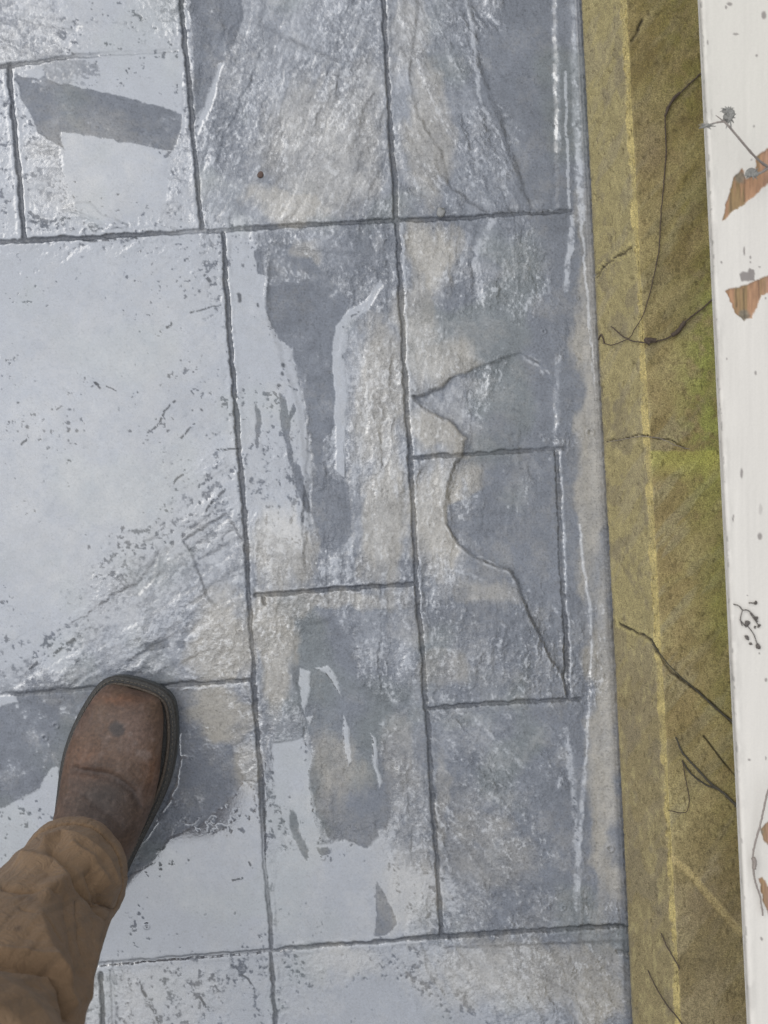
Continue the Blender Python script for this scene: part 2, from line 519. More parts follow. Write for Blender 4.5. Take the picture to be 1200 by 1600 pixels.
# slivers in the right-hand slabs
for pts, w in (([(739, 1120), (765, 1148), (790, 1172), (817, 1198)], 6), ([(766, 1236), (778, 1250), (794, 1268)], 4.5),
               ([(668, 1115), (669, 1145), (678, 1158)], 5), ([(676, 1245), (682, 1270), (690, 1292)], 5),
               ([(686, 1305), (692, 1335), (702, 1355)], 6), ([(716, 1360), (722, 1375)], 4), ([(706, 1378), (707, 1400), (701, 1440), (696, 1455)], 7),
               ([(700, 1290), (725, 1308), (746, 1325)], 3), ([(652, 88), (664, 130), (678, 160)], 4), ([(678, 160), (700, 200), (722, 240), (742, 290)], 6),
               ([(728, -20), (738, 50), (744, 110), (752, 158)], 6), ([(755, 165), (772, 195), (790, 235)], 4),
               ([(862, 948), (872, 958)], 4), ([(692, 888), (730, 895), (752, 905)], 3.5), ([(770, 345), (742, 400), (752, 470)], 12),
               ([(548, 845), (556, 900)], 5), ([(566, 800), (576, 860), (572, 905)], 4), ([(596, 1300), (625, 1390)], 10)):
    streak(pts, w, .88, soft=1.6, k=.9)

# joints between the stamped slabs: (u, v, strength)
JOINTS = [
    [(14, 104, 1), (26, 240, 1), (38, 374, 1)],
    [(-900, 106, .8), (0, 104, .7), (60, 97, .6), (105, 89, .6), (180, 84, .35), (285, 79, .35)],
    [(263, -350, 1), (283, 0, 1), (300, 190, 1), (315, 358, .9)],
    [(574, -350, 1), (598, 0, 1), (620, 345, 1), (636, 650, 1.2), (640, 690, 1.3), (652, 930, 1.1), (668, 1130, .8), (690, 1463, .8)],
    [(-900, 400, .4), (0, 378, .7), (110, 372, .9), (215, 367, .9), (290, 362, .6), (345, 360, .6), (420, 354, .75), (500, 350, .8), (620, 345, 1), (700, 341, .9), (800, 335, .8), (892, 330, .7)],
    [(348, 363, .9), (362, 560, 1), (385, 850, 1), (396, 1062, 1), (406, 1200, .9), (412, 1330, .5), (425, 1483, .7)],
    [(424, 1488, .7), (430, 1600, .7), (440, 2100, .8)],
    [(400, 930, 1), (480, 924, 1), (645, 912, 1)],
    [(-900, 1120, .5), (0, 1086, .5), (130, 1076, .7), (280, 1070, .8), (395, 1062, .8)],
    [(640, 716, .8), (720, 710, .8), (800, 705, .75), (884, 700, .5)],
    [(869, 702, .6), (876, 850, .7), (882, 960, .8), (887, 1088, 1.3)],
    [(665, 1107, .9), (760, 1100, .9), (905, 1093, .7)],
    [(-900, 1570, .5), (130, 1508, .5), (300, 1494, .5), (425, 1484, .6), (560, 1474, .8), (690, 1463, 1), (800, 1456, 1.2), (972, 1446, 1)],
    [(158, 1522, .8), (161, 1600, .8), (176, 2100, .8)],
    [(175, 1516, .4), (178, 1600, .4), (196, 2100, .4)],
    [(410, 930, .8), (413, 944, .8)],
    [(966, 1488, .6), (982, 1489, .6)],
    [(-900, -330, .8), (574, -352, .8), (880, -372, .8)],
    [(-420, 374, .9), (-380, 1100, .9)],
    [(-260, 1115, .8), (-240, 1530, .8)],
    [(-900, 2110, .8), (430, 2100, .9), (1010, 2060, .9)],
]
groove = np.zeros_like(P); lip = np.zeros_like(P)
for k, j in enumerate(JOINTS):
    hw = 3.2
    d, w, sgn = line_dist(U0 + 5 * wx + 2.6 * (fine - .5), V0 + 5 * wy + 2.6 * (fine - .5), j, 26)
    wj = hw * (0.5 + 1.0 * fbm(U0 / 16, V0 / 16, 51, 3))
    g = (1 - sst(wj * .55, wj * 1.45, d)) * w
    groove = np.maximum(groove, g)
    lip = np.maximum(lip, np.exp(-((d - 7.5) / 3.0) ** 2) * np.clip(w, 0, 1) * (d < 22))
# water clings along the right-hand side of the long joints and above the short ones
for j, off, w_, v_ in (([(605, 0), (626, 345)], 0, 5, .55), ([(628, 352), (643, 690), (657, 930), (662, 1040), (668, 1100)], 0, 3.6, 1.2),
                       ([(320, 190), (322, 355)], 0, 5, .8), ([(355, 560), (392, 850), (400, 925)], 3, 3.2, 1.1), ([(402, 1070), (412, 1190), (417, 1300)], 0, 4, 1.15),
                       ([(20, 120), (44, 374)], 0, 8, .95), ([(350, 366), (430, 357), (480, 353)], 0, 4, 1.1), ([(0, 369), (110, 365), (300, 356)], 0, 8, 1.1),
                       ([(402, 925), (500, 917), (600, 909)], 0, 2.4, 1.0), ([(283, 1078), (340, 1073), (392, 1068)], 0, 4.5, 1.0), ([(130, 1500), (300, 1487), (420, 1478)], 0, 8, 1.1),
                       ([(425, 1490), (560, 1481)], 0, 4, .9), ([(166, 1520), (170, 1660)], 0, 8, 1.1), ([(418, 1340), (432, 1480)], 0, 7, 1.0),
                       ([(290, 5), (296, 30)], 0, 6, 1.1), ([(655, 640), (652, 708)], 0, 5, .8), ([(650, 720), (655, 900)], 0, 7, .62), ([(752, 337), (890, 328)], 0, 3, .8)):
    streak([(a + off, b) for a, b in j], w_, v_, soft=1.5, k=.9)

# where the joint stands under water it only shows as a faint line
edge = 905 + 0.05 * V0                                        # foot of the riser
thr = 1 - Pp
pud = sst(.8, 1.02, Pp)
FF = Nf - thr
FF = np.where(Pp > 1.04, np.maximum(FF, 1.2 * sst(1.04, 1.15, Pp)), FF)
FF = np.where(Pp < 0, np.minimum(FF, Pp), FF)
W = sst(-.06, .06, FF)
KC = np.maximum(sst(.74, .86, Pp), 1 - sst(-.1, 0, Pp))
Pc = np.clip(Pp, 0, 1)
SOFT = np.clip(.02 + .84 * Pc ** 1.15 + (.28 * (norm01(.8 * zs(fine) + .7 * zs(AF) + .5 * zs(tiny)) - .5) + .20 * (norm01(A) - .5) + .22 * (norm01(A2 if False else mid) - .5)) * sst(.05, .3, Pp), 0, .92)
glint = sst(-.04, .04, Nlow - (1 - .30 * Pc - .30 * sst(.5, .9, Pc))) * sst(.08, .2, Pc)
SOFT = SOFT * (1 - glint) + .97 * glint
WM = W * KC + SOFT * (1 - KC)
# pin holes left in the sheets of water
spots = fbm(U0 / 6.5, V0 / 6.5, 61, 3, .5) * .62 + .38 * fbm(U0 / 55, V0 / 55, 63, 3)
hole = sst(.715, .735, spots) * (Pp > .9)
FF = FF * (1 - hole) - hole * .5
W = W * (1 - hole); WM = WM * (1 - hole)
gW = np.clip(groove, 0, 1)
W = W * (1 - sst(.35, .8, gW)); WM = WM * (1 - sst(.35, .8, gW))
W = np.clip(W, 0, 1)

# stepped breaks of the slate stamp: inside of each outline lies lower
CLEFT = np.zeros_like(P); cedge = np.zeros_like(P)
jx, jy = U0 + 9 * wx, V0 + 9 * wy


def cleft(pts, depth, soft=2.4):
    global CLEFT
    soft = soft * 1.25
    CLEFT = CLEFT - 1.35 * depth * poly_mask(jx, jy, pts, soft)


cleft([(642, 619), (662, 616), (690, 606), (705, 591), (740, 576), (790, 559), (812, 553), (840, 565), (866, 600), (868, 700), (725, 712), (728, 685), (705, 660), (665, 640)], 1.0)
cleft([(725, 712), (868, 702), (884, 1062), (860, 1030), (835, 980), (815, 930), (800, 895), (760, 880), (715, 850), (697, 820), (700, 770), (706, 735)], 1.1)
cleft([(640, 120), (655, 180), (690, 240), (702, 292), (760, 330), (870, 330), (866, -60), (660, -60)], .7, 3)
cleft([(728, -60), (750, 100), (770, 160), (792, 215), (830, 330), (870, 330), (866, -60)], .9, 5)
cleft([(405, 40), (455, 62), (520, 92), (556, 98), (600, 60), (596, -60), (420, -60)], .9, 5)
cleft([(556, 492), (536, 520), (526, 560), (536, 640), (540, 700), (548, 760), (552, 860), (490, 880), (470, 640), (420, 500), (420, 380), (560, 400), (604, 440)], .8, 3.5)
cleft([(288, 845), (302, 862), (308, 890), (322, 930), (338, 947), (390, 925), (384, 850), (350, 800)], 1.2)
cleft([(318, 868), (345, 856), (384, 836), (386, 846), (350, 868), (326, 884)], .35, 4)
cleft([(330, 912), (352, 898), (386, 884), (388, 898), (350, 915)], .3, 4)
cleft([(190, 925), (218, 905), (240, 880), (248, 862), (240, 905), (215, 930)], .8, 3)
cleft([(226, 845), (240, 852), (250, 876), (244, 910), (262, 900), (262, 860), (245, 838)], .6, 3)
cleft([(98, 326), (118, 316), (140, 317), (160, 335), (200, 352), (196, 362), (140, 345)], -.8, 2)
cleft([(690, 1480), (760, 1510), (830, 1520), (900, 1555), (975, 1560), (975, 1470)], .6)
cleft([(458, 1010), (475, 975), (525, 965), (560, 1060), (620, 1110), (600, 1300), (572, 1326), (512, 1310), (470, 1130)], .6, 6)
cleft([(485, 640), (489, 880), (478, 900), (472, 840)], .7, 2)
cleft([(669, 975), (690, 940), (730, 935), (745, 970), (720, 990), (680, 1000)], .35, 4)
cleft([(905, 820), (912, 900), (924, 950), (922, 1060), (914, 1200), (904, 1340), (902, 1446), (1000, 1446), (960, 820)], -.8, 2.5)
cleft([(890, 340), (886, 450), (905, 640), (910, 820), (960, 820), (935, 640), (915, 420), (905, 340)], -.5, 6)
cleft([(876, -60), (880, 230), (893, 330), (950, 330), (930, -60)], -.6, 9)
cleft([(0, 20), (60, 40), (120, 48), (128, 40), (60, 28), (0, 8)], .5)
for pl in ([(642, 619), (705, 591), (790, 559), (866, 600), (868, 700), (725, 712), (728, 685)], [(725, 712), (868, 702), (884, 1062), (835, 980), (800, 895), (715, 850), (700, 770)]):
    CLEFT = CLEFT - 1.3 * poly_mask(jx, jy, pl, 13)
# ridges of the cleft face in the streak direction
rid = 1 - np.abs(2 * norm01(A) - 1)
rough_amt = 0.35 + 0.65 * (1 - sst(.75, 1.0, Pp))
hm = 1.2 * (big - .5) * 1.6                                   # mm
A2 = aniso(88, 150, 30, 221)
for ang, box, sd_ in BOXES:
    m = soft_box(*box, e=10)
    A2 = A2 * (1 - m) + aniso(ang, 150, 30, sd_ + 200) * m
T = (.22 + .78 * sst(.04, .38, P0)) * (1 - .72 * sst(.70, .98, P0 + .16 * (fine - .5) * 2)) * (.55 + .9 * sst(.3, .7, patch))
stepn = sst(.46, .54, A2)                                     # cleft plates: long low terraces
h_tex = .66 * T * (1.25 * (A - .5) + .75 * (AF - .5) + .45 * rid + 1.05 * (fine - .5) + .55 * (tiny - .5) + .5 * (mid - .5) + .9 * stepn + 2.6 * (A2 - .5))
h_rough = h_tex
h_film = h_tex * .82 + .05
lev = np.clip(np.maximum(hard, sst(.95, 1.15, Pp)), 0, 1)
h_level = .25 + .05 * (mid - .5)
h_wet = h_film * (1 - lev) + h_level * lev
darkflat = hard * (1 - W)
h_dry = h_rough * (1 - .75 * darkflat)
hh = hm + h_dry * (1 - W) + h_wet * W + CLEFT * (1 - .6 * lev)
hh += lip * .3 * (.4 + fine) * (1 - .6 * lev)
hh -= 2.3 * sst(.05, 1.0, groove) * (1 - .45 * lev * (groove < .5))
# bed of mortar rising against the riser
eb = sst(-24, 0, U0 - edge)
hh += eb * 2.0 + sst(-7, -1, U0 - edge) * 3 * (fine * .6 + .5)
# pits and air bubbles
for (bu, bv, br) in ((953, 1325, 5), (922, 676, 5), (690, 332, 4), (229, 1447, 3.5), (300, 1185, 2), (87, 1134, 4), (70, 1153, 4), (632, 457, 3), (770, 1397, 2), (881, 1418, 3), (897, 1516, 3),
                     (928, 1286, 2), (966, 1388, 2.5), (917, 1370, 2), (856, 1418, 2.5), (850, 518, 3), (902, 466, 2), (765, 1350, 2.2), (812, 1300, 1.8), (505, 1340, 2)):
    rr_ = np.hypot(U0 - bu, V0 - bv)
    hh += .9 * np.exp(-((rr_ - br) / 1.5) ** 2) - .8 * np.exp(-(rr_ / (br * .6)) ** 2)

# surface colour: blue-grey concrete with tan and greenish release powder
TAN = [(500, 230, 95, 110, .55), (455, 318, 70, 26, 1), (560, 150, 50, 60, .4), (664, 200, 34, 120, .7), (640, 60, 40, 60, .5), (676, 400, 46, 52, 1), (690, 560, 60, 50, .8), (650, 500, 30, 120, .6),
       (700, 668, 60, 44, 1), (690, 810, 54, 100, 1), (740, 748, 26, 28, .8), (760, 915, 70, 26, .5), (690, 1050, 46, 30, .5), (590, 620, 44, 130, .8), (600, 800, 40, 120, .95),
       (440, 860, 50, 70, .9), (425, 1010, 30, 110, 1), (520, 940, 120, 20, .7), (345, 1000, 50, 70, .95), (345, 1110, 50, 40, .95), (380, 1190, 22, 60, .7), (925, 640, 24, 330, .85),
       (945, 1150, 26, 300, .9), (825, 1520, 170, 60, .7), (930, 1560, 60, 60, .9), (640, 1390, 46, 70, .55), (520, 1200, 46, 60, .55), (620, 1180, 30, 60, .4), (470, 390, 30, 20, .6),
       (780, 1350, 60, 40, .3), (150, 700, 200, 300, .2), (120, 260, 110, 100, .4), (720, 640, 20, 30, .3), (560, 250, 40, 70, .5), (640, 980, 30, 40, .3), (540, 1500, 60, 30, .5),
       (770, 830, 60, 60, .3), (760, 1290, 50, 30, .35), (690, 1250, 16, 80, .4), (200, 1560, 160, 60, .4)]
tan = np.zeros_like(P)
Ut = U0 + .75 * (Ug - U0) + 12 * wx; Vt = V0 + .9 * (Vg - V0) + 12 * wy
for cx, cy, rx, ry, a in TAN:
    q = np.sqrt(((Ut - cx) / rx) ** 2 + ((Vt - cy) / ry) ** 2)
    tan = np.maximum(tan, a * (1 - sst(.55, 1.3, q + .5 * (mid - .5) + .5 * (A - .5))))
# the dark slate breaks are always the blue-grey one
darkc = poly_mask(jx, jy, [(642, 619), (662, 616), (690, 606), (705, 591), (740, 576), (790, 559), (812, 553), (866, 600), (868, 700), (725, 712), (728, 685), (705, 660), (665, 640)], 3)
darkc = np.maximum(darkc, poly_mask(jx, jy, [(725, 780), (868, 702), (884, 1062), (860, 1030), (835, 980), (815, 930), (800, 895), (760, 880), (715, 850), (697, 820), (702, 790)], 3))
darkc = np.maximum(darkc, .8 * poly_mask(jx, jy, [(775, -60), (800, 200), (840, 330), (884, 330), (866, -60)], 12))
tan = tan * (1 - .85 * darkc)
tan = np.clip(tan + .5 * (mid - .5) + .3 * (fine - .5) + .35 * (big - .5), 0, 1)
cD = srgb(108, 112, 120); cT = srgb(156, 151, 142); cG = srgb(112, 118, 114)
green = sst(.55, .75, fbm(U0 / 110, V0 / 110, 71, 3)) * .45
base = cD[None, None] * (1 - green[..., None]) + cG[None, None] * green[..., None]
col = base * (1 - tan[..., None]) + cT[None, None] * tan[..., None]
speck = sst(.70, .80, fbm(U0 / 2.6, V0 / 2.6, 75, 2))
wear = fbm(U0 / 90, V0 / 90, 77, 4, .6)
col = col * (0.86 + .36 * wear + .34 * (fbm(U0 / 13, V0 / 13, 79, 3, .6) - .5))[..., None]
col = col * (1 - .3 * speck)[..., None]
# the stepped slate edges: highlight put into the gloss above, shade painted below
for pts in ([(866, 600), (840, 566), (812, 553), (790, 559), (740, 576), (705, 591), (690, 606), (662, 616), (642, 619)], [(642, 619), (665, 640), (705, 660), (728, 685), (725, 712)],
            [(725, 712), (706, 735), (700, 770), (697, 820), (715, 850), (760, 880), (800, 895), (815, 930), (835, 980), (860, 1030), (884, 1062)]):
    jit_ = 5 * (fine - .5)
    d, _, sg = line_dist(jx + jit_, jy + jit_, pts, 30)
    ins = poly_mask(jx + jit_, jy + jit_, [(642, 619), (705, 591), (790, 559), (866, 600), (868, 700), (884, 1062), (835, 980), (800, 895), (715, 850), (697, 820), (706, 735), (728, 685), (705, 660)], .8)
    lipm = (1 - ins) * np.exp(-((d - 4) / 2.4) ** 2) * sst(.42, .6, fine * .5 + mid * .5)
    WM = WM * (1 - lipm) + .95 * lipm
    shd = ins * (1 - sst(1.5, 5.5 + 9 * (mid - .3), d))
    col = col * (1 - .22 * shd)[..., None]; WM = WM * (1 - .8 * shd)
# grime in the joints; step shade painted along the slate breaks
dirt = np.clip(sst(.15, .75, groove), 0, 1)
col = col * (1 - .38 * dirt)[..., None]
gy, gx = np.gradient(CLEFT)
ce = np.clip(np.hypot(gx, gy) * 4.5, 0, 1)
col = col * (1 - .30 * ce * sst(.38, .56, .5 * fine + .5 * mid))[..., None]
for pts, w_ in (([(110, 371), (150, 376), (190, 374), (213, 370)], 4), ([(214, 372), (218, 392)], 4), ([(145, 592), (156, 606)], 3), 
                ([(146, 594), (150, 600)], 4), ([(206, 620), (212, 612)], 4), ([(240, 671), (250, 660), (257, 645), (272, 628)], 3.6), ([(282, 684), (290, 676), (302, 662)], 3.6), ([(36, 694), (44, 684)], 4),
                ([(186, 636), (187, 641)], 4), ([(260, 512), (266, 506)], 4), ([(300, 490), (325, 482), (345, 476)], 2.5), ([(320, 432), (328, 440)], 5), ([(374, 460), (375, 472)], 6), ([(404, 476), (404, 479)], 4), ([(397, 497), (398, 499)], 4),
                ([(442, 570), (443, 572)], 7), ([(441, 583), (442, 585)], 5), ([(435, 602), (434, 606)], 5), ([(268, 762), (278, 748), (290, 738)], 3), ([(322, 796), (334, 782), (350, 766)], 4), ([(338, 716), (340, 704), (372, 702)], 3),
                ([(142, 604), (148, 600)], 2), ([(168, 606), (186, 612)], 2), ([(90, 640), (100, 632)], 2), ([(216, 1531), (228, 1558), (240, 1578), (247, 1598)], 5), ([(312, 1556), (322, 1570), (332, 1582)], 5),
                ([(372, 1520), (388, 1530), (396, 1546)], 4), 
                ([(84, 1024), (100, 1008), (124, 996)], 5), ([(46, 1044), (56, 1036)], 5), 
                ([(388, 1346), (396, 1358)], 3), ([(362, 1376), (380, 1372)], 3), ([(640, 683), (638, 698)], 6), ([(548, 495), (562, 486)], 2), ([(765, 1200), (768, 1205)], 3), ([(848, 1168), (850, 1176)], 3.5)):
    d, _, _ = line_dist(Us, Vs, pts, 12)
    m = (1 - sst(w_ * .28, w_ * .75, d)) * (fine > .42)
    col = col * (1 - .4 * m)[..., None]
    W = W * (1 - m); WM = WM * (1 - m)
# darker, less glossy strip at the foot of the riser
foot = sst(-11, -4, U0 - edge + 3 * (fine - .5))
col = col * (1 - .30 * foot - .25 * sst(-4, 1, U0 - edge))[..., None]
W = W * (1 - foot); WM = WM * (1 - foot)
far = sst(40, 400, np.maximum(np.maximum(-U0, -V0), V0 - 1600))
W = W * (1 - .0 * far)

FF = np.where(W < .02, np.minimum(FF, -.2), FF)
REL = np.clip((1 - hard) * (1 - .55 * sst(.8, 1.0, Pp)) * T * 1.1, 0, 1.2) + .08
m_pat, N, L, Pb = new_mat('wet_stamped_concrete')
aw = N.new('ShaderNodeAttribute'); aw.attribute_name = 'wet'
at_ = N.new('ShaderNodeAttribute'); at_.attribute_name = 'tint'
tc_ = N.new('ShaderNodeTexCoord')
n1 = N.new('ShaderNodeTexNoise'); n1.inputs['Scale'].default_value = 420; n1.inputs['Detail'].default_value = 6; n1.inputs['Roughness'].default_value = .7
L.new(tc_.outputs['Object'], n1.inputs['Vector'])
r1 = N.new('ShaderNodeMapRange'); r1.inputs['From Min'].default_value = .3; r1.inputs['From Max'].default_value = .7
r1.inputs['To Min'].default_value = .76; r1.inputs['To Max'].default_value = 1.24
L.new(n1.outputs['Fac'], r1.inputs['Value'])
v1 = N.new('ShaderNodeVectorMath'); v1.operation = 'SCALE'
L.new(at_.outputs['Color'], v1.inputs[0]); L.new(r1.outputs[0], v1.inputs['Scale']); L.new(v1.outputs[0], Pb.inputs['Base Color'])
ar = N.new('ShaderNodeAttribute'); ar.attribute_name = 'relief'
def math_(op, a, b, c=None):
    n_ = N.new('ShaderNodeMath'); n_.operation = op
    for k, x in enumerate((a, b) + ((c,) if c is not None else ())):
        if hasattr(x, 'is_linked'): L.new(x, n_.inputs[k])
        else: n_.inputs[k].default_value = x
    return n_.outputs[0]
n2 = N.new('ShaderNodeTexNoise'); n2.inputs['Scale'].default_value = 330; n2.inputs['Detail'].default_value = 4; n2.inputs['Roughness'].default_value = .6
L.new(tc_.outputs['Object'], n2.inputs['Vector'])
jit = math_('MULTIPLY', math_('SUBTRACT', n2.outputs['Fac'], .5), math_('MULTIPLY', ar.outputs['Fac'], .9))
wet = math_('MAXIMUM', math_('MINIMUM', math_('ADD', aw.outputs['Fac'], math_('MULTIPLY', jit, .6)), 1.0), 0.0)
rr1 = N.new('ShaderNodeMapRange'); rr1.inputs['To Min'].default_value = .28; rr1.inputs['To Max'].default_value = .075
L.new(wet, rr1.inputs['Value']); L.new(rr1.outputs[0], Pb.inputs['Roughness'])
ri = N.new('ShaderNodeMapRange'); ri.inputs['To Min'].default_value = 1.55; ri.inputs['To Max'].default_value = 3.0
L.new(wet, ri.inputs['Value']); L.new(ri.outputs[0], Pb.inputs['IOR'])
bp = N.new('ShaderNodeBump'); bp.inputs['Distance'].default_value = .0016
bs = N.new('ShaderNodeMapRange'); bs.inputs['To Min'].default_value = .62; bs.inputs['To Max'].default_value = .30
L.new(wet, bs.inputs['Value']); L.new(math_('MULTIPLY', bs.outputs[0], ar.outputs['Fac']), bp.inputs['Strength'])
L.new(math_('ADD', math_('MULTIPLY', n1.outputs['Fac'], .4), n2.outputs['Fac']), bp.inputs['Height']); L.new(bp.outputs[0], Pb.inputs['Normal'])

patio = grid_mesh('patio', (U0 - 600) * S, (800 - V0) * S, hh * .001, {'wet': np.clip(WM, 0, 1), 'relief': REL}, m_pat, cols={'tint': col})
patio['kind'] = 'structure'

# ------------------------------------------------------------------ the mossy stamped ledge
HL = 0.10
va = spread(np.arange(-60, 1662, 2.0), -3000, 4600)
ra = np.linspace(0, 1, 110)                                   # up the riser
ta = np.concatenate([np.arange(1, 175, 1.6), np.array([200, 260, 400, 700, 1100])])   # across the tread
LRT = HL / S                                                  # riser height in pixel units
base_u = lambda v: 905 + .05 * v
arr_u = lambda v: 973 + .054 * v


def ledge_field():
    n = len(ra) + len(ta)
    VV, _ = np.meshgrid(va, np.arange(n), indexing='ij')
    UU = np.zeros_like(VV); ZZ = np.zeros_like(VV); AR = np.zeros_like(VV)
    for i, t in enumerate(ra):
        UU[:, i] = base_u(va) + (arr_u(va) - base_u(va)) * t; ZZ[:, i] = HL * t; AR[:, i] = (t - 1) * LRT * .8
    for i, t in enumerate(ta):
        UU[:, len(ra) + i] = arr_u(va) + t; ZZ[:, len(ra) + i] = HL; AR[:, len(ra) + i] = t
    return UU, VV, ZZ, AR


UU, VV, ZZ, AR = ledge_field()
UU = UU.astype(np.float32); VV = VV.astype(np.float32); AR = AR.astype(np.float32)
nA = fbm(AR / 20, VV / 20, 81, 5, .6); nB = fbm(AR / 90, VV / 90, 83, 4, .55); nC = fbm(AR / 4, VV / 4, 85, 3, .6)
nS = fbm((AR + .9 * VV) / 26, (VV - .9 * AR) / 130, 87, 4, .55)  # diagonal bands of the slate stamp
nV = fbm(AR / 9, VV / 22, 89, 4, .55)                              # streaks along the riser
is_r = AR < 0


def ledge_line(pts, shift=True):
    """distance in photo pixels to a polyline drawn over the ledge"""
    D = np.full(UU.shape, 1e6, np.float32)
    x = UU + 3 * (nA - .5) * 2; y = VV + 5 * (nA - .5) * 2
    for p, q in zip(pts[:-1], pts[1:]):
        dx, dy = q[0] - p[0], q[1] - p[1]
        t = np.clip(((x - p[0]) * dx + (y - p[1]) * dy) / (dx * dx + dy * dy), 0, 1)
        D = np.minimum(D, np.hypot(x - p[0] - t * dx, y - p[1] - t * dy))
    return D


olive = srgb(158, 148, 112); green_c = srgb(126, 127, 72); brown = srgb(132, 116, 82); grey = srgb(152, 144, 124); yel = srgb(176, 163, 116)
bright_g = srgb(136, 142, 80)
colL = np.zeros(UU.shape + (3,), np.float32) + olive


def mixc(m, c):
    global colL
    colL = colL * (1 - m[..., None]) + c * m[..., None]


tread = sst(-4, 4, AR)
mixc(.7 * tread * sst(.3, .7, nB + .1), brown)
mixc(.55 * tread * sst(.3, .75, nA * .25 + nS * .5 + .3 * sst(50, 140, AR)), green_c)
mixc(.5 * sst(.52, .66, nS), grey)
gm = np.exp(-(((UU - 1112) / 45) ** 2 + ((VV - 590) / 210) ** 2)); mixc(.95 * gm * sst(.2, .55, nA), bright_g)
gm = np.exp(-(((UU - 1080) / 50) ** 2 + ((VV - 60) / 200) ** 2)); mixc(.7 * gm * sst(.3, .65, nA), srgb(112, 116, 62))
gm = np.exp(-(((UU - 1125) / 30) ** 2 + ((VV - 950) / 160) ** 2)); mixc(.6 * gm, green_c)
gm = np.exp(-(((UU - 1015) / 30) ** 2 + ((VV - 215) / 60) ** 2)); mixc(.6 * gm * (.4 + nS), srgb(150, 135, 125))
gm = sst(1250, 1420, VV) * tread; mixc(.55 * gm, srgb(122, 112, 98))
gm = sst(960, 1100, VV) * (1 - tread); mixc(.5 * gm, srgb(124, 112, 90))
mixc(.5 * (1 - tread) * sst(.5, .7, nV), srgb(172, 162, 124))
mixc(.5 * (1 - tread) * sst(.56, .66, fbm(AR / 34, VV / 44, 91, 4)), srgb(128, 120, 104))
gm = (1 - sst(150, 620, VV + 80 * nB)) * tread * (.6 + .5 * nA); mixc(.6 * gm, srgb(112, 102, 62))
mixc(.45 * tread * sst(.42, .62, fbm((AR + .8 * VV) / 60, (VV - .8 * AR) / 150, 161, 4, .55)), srgb(104, 92, 58))
mixc(.30 * tread * sst(.5, .7, fbm((AR + .8 * VV) / 40, (VV - .8 * AR) / 120, 163, 4, .55)), srgb(158, 146, 112))
# slab below the faint joint is lighter
gm = sst(704, 708, VV + 4 * nA) * (1 - sst(712, 760, VV)) * tread; mixc(.55 * gm, srgb(165, 165, 90))
# chipped edge, yellowish where the colour wore off
lw = 3.4 + 3 * (nB - .5) + 4.5 * (nA - .5)
arris = (1 - sst(lw * .7, lw, np.abs(AR - 1.5) * np.where(AR < 1.5, .36, 1.0)))
mixc(.95 * arris * (.62 + .38 * sst(.35, .6, nA)), yel)
d = ledge_line([(1048, 1340), (1075, 1362), (1108, 1400), (1150, 1450), (1200, 1500)])
jl = (1 - sst(3.5, 8, d)) * tread
mixc(.85 * jl * (1 - sst(1380, 1480, VV) * .6), srgb(168, 154, 116))
# dark cracks
cr_ = np.zeros_like(AR)
for pts, w_ in (([(1004, 32), (996, 48), (986, 62)], 3.0), ([(985, 385), (968, 398), (950, 408), (930, 428)], 2.2),
                ([(966, 974), (985, 985), (1005, 992), (1018, 1002), (1026, 1020), (1050, 1050), (1090, 1080), (1125, 1110), (1158, 1140)], 3.2),
                ([(1100, 1150), (1130, 1190), (1150, 1212)], 2), ([(948, 690), (1000, 680), (1050, 688), (1072, 700)], 1.2), ([(932, 434), (940, 415)], 2)):
    d = ledge_line(pts)
    cr_ = np.maximum(cr_, 1 - sst(w_ * .4, w_, d))
mixc(.9 * cr_ * (.5 + .5 * sst(.3, .5, nA)), srgb(52, 48, 40))
halo = ledge_line([(966, 974), (985, 985), (1005, 990), (1018, 1000)]); mixc(.6 * (1 - sst(3, 9, halo)) * (1 - cr_), srgb(180, 170, 125))
halo = ledge_line([(985, 385), (968, 398), (950, 408), (930, 428)]); mixc(.5 * (1 - sst(3, 11, halo)) * (1 - cr_) * sst(.4, .6, nC), srgb(196, 184, 130))
pits = sst(.70, .78, fbm(AR / 5, VV / 7, 93, 3)); mixc(.35 * pits, srgb(70, 62, 44))
colL = colL * np.array([1.02, .98, .86], np.float32) * (.95 + .30 * tread)[..., None]
grain = fbm((AR + .8 * VV) / 5, (VV - .8 * AR) / 26, 165, 4, .65)
nD = fbm(AR / 2.4, VV / 2.4, 167, 3, .7)
colL = colL * ((.38 + .42 * nC + .34 * nA + .30 * grain * tread + .3 * nD + .15 * (1 - tread)) * (.92 + .20 * (1 - tread)))[..., None]
# grey band along the foot
mixc(.75 * (1 - sst(-LRT * .8, -LRT * .8 + 12, AR)), srgb(96, 95, 96))

dl = (1.3 * (nS - .5) + .9 * (nA - .5) + .7 * (nC - .5) + 2.2 * (nB - .5)) * .001 * (.6 + .6 * tread)
dl = dl - .0022 * cr_ - .0012 * jl - .0008 * pits
rim = 1 - sst(0, 9, np.abs(AR))
Xf = S * (1 - ZZ / H)
XX = (UU - 600) * Xf; YY = (800 - VV) * Xf
# riser is pushed out sideways, tread upwards, the arris rounded off
XX = XX - np.where(is_r, dl, 0) + rim * .0022
Z2 = ZZ + np.where(is_r, 0, dl) - rim * .0022 - .0016 * arris * (nA > .5)
Z2[:, 0] = -.004
m_led, N, L, Pl = attr_mat('mossy_concrete', rough=.88, scale=800, amt=.62, bump=.9, dist=.0014)
ledge = grid_mesh('stone_ledge', XX, YY, Z2, {}, m_led, cols={'tint': colL})
tag(ledge, 'mossy olive concrete ledge with a chipped yellow edge beside the wet patio', 'ledge')

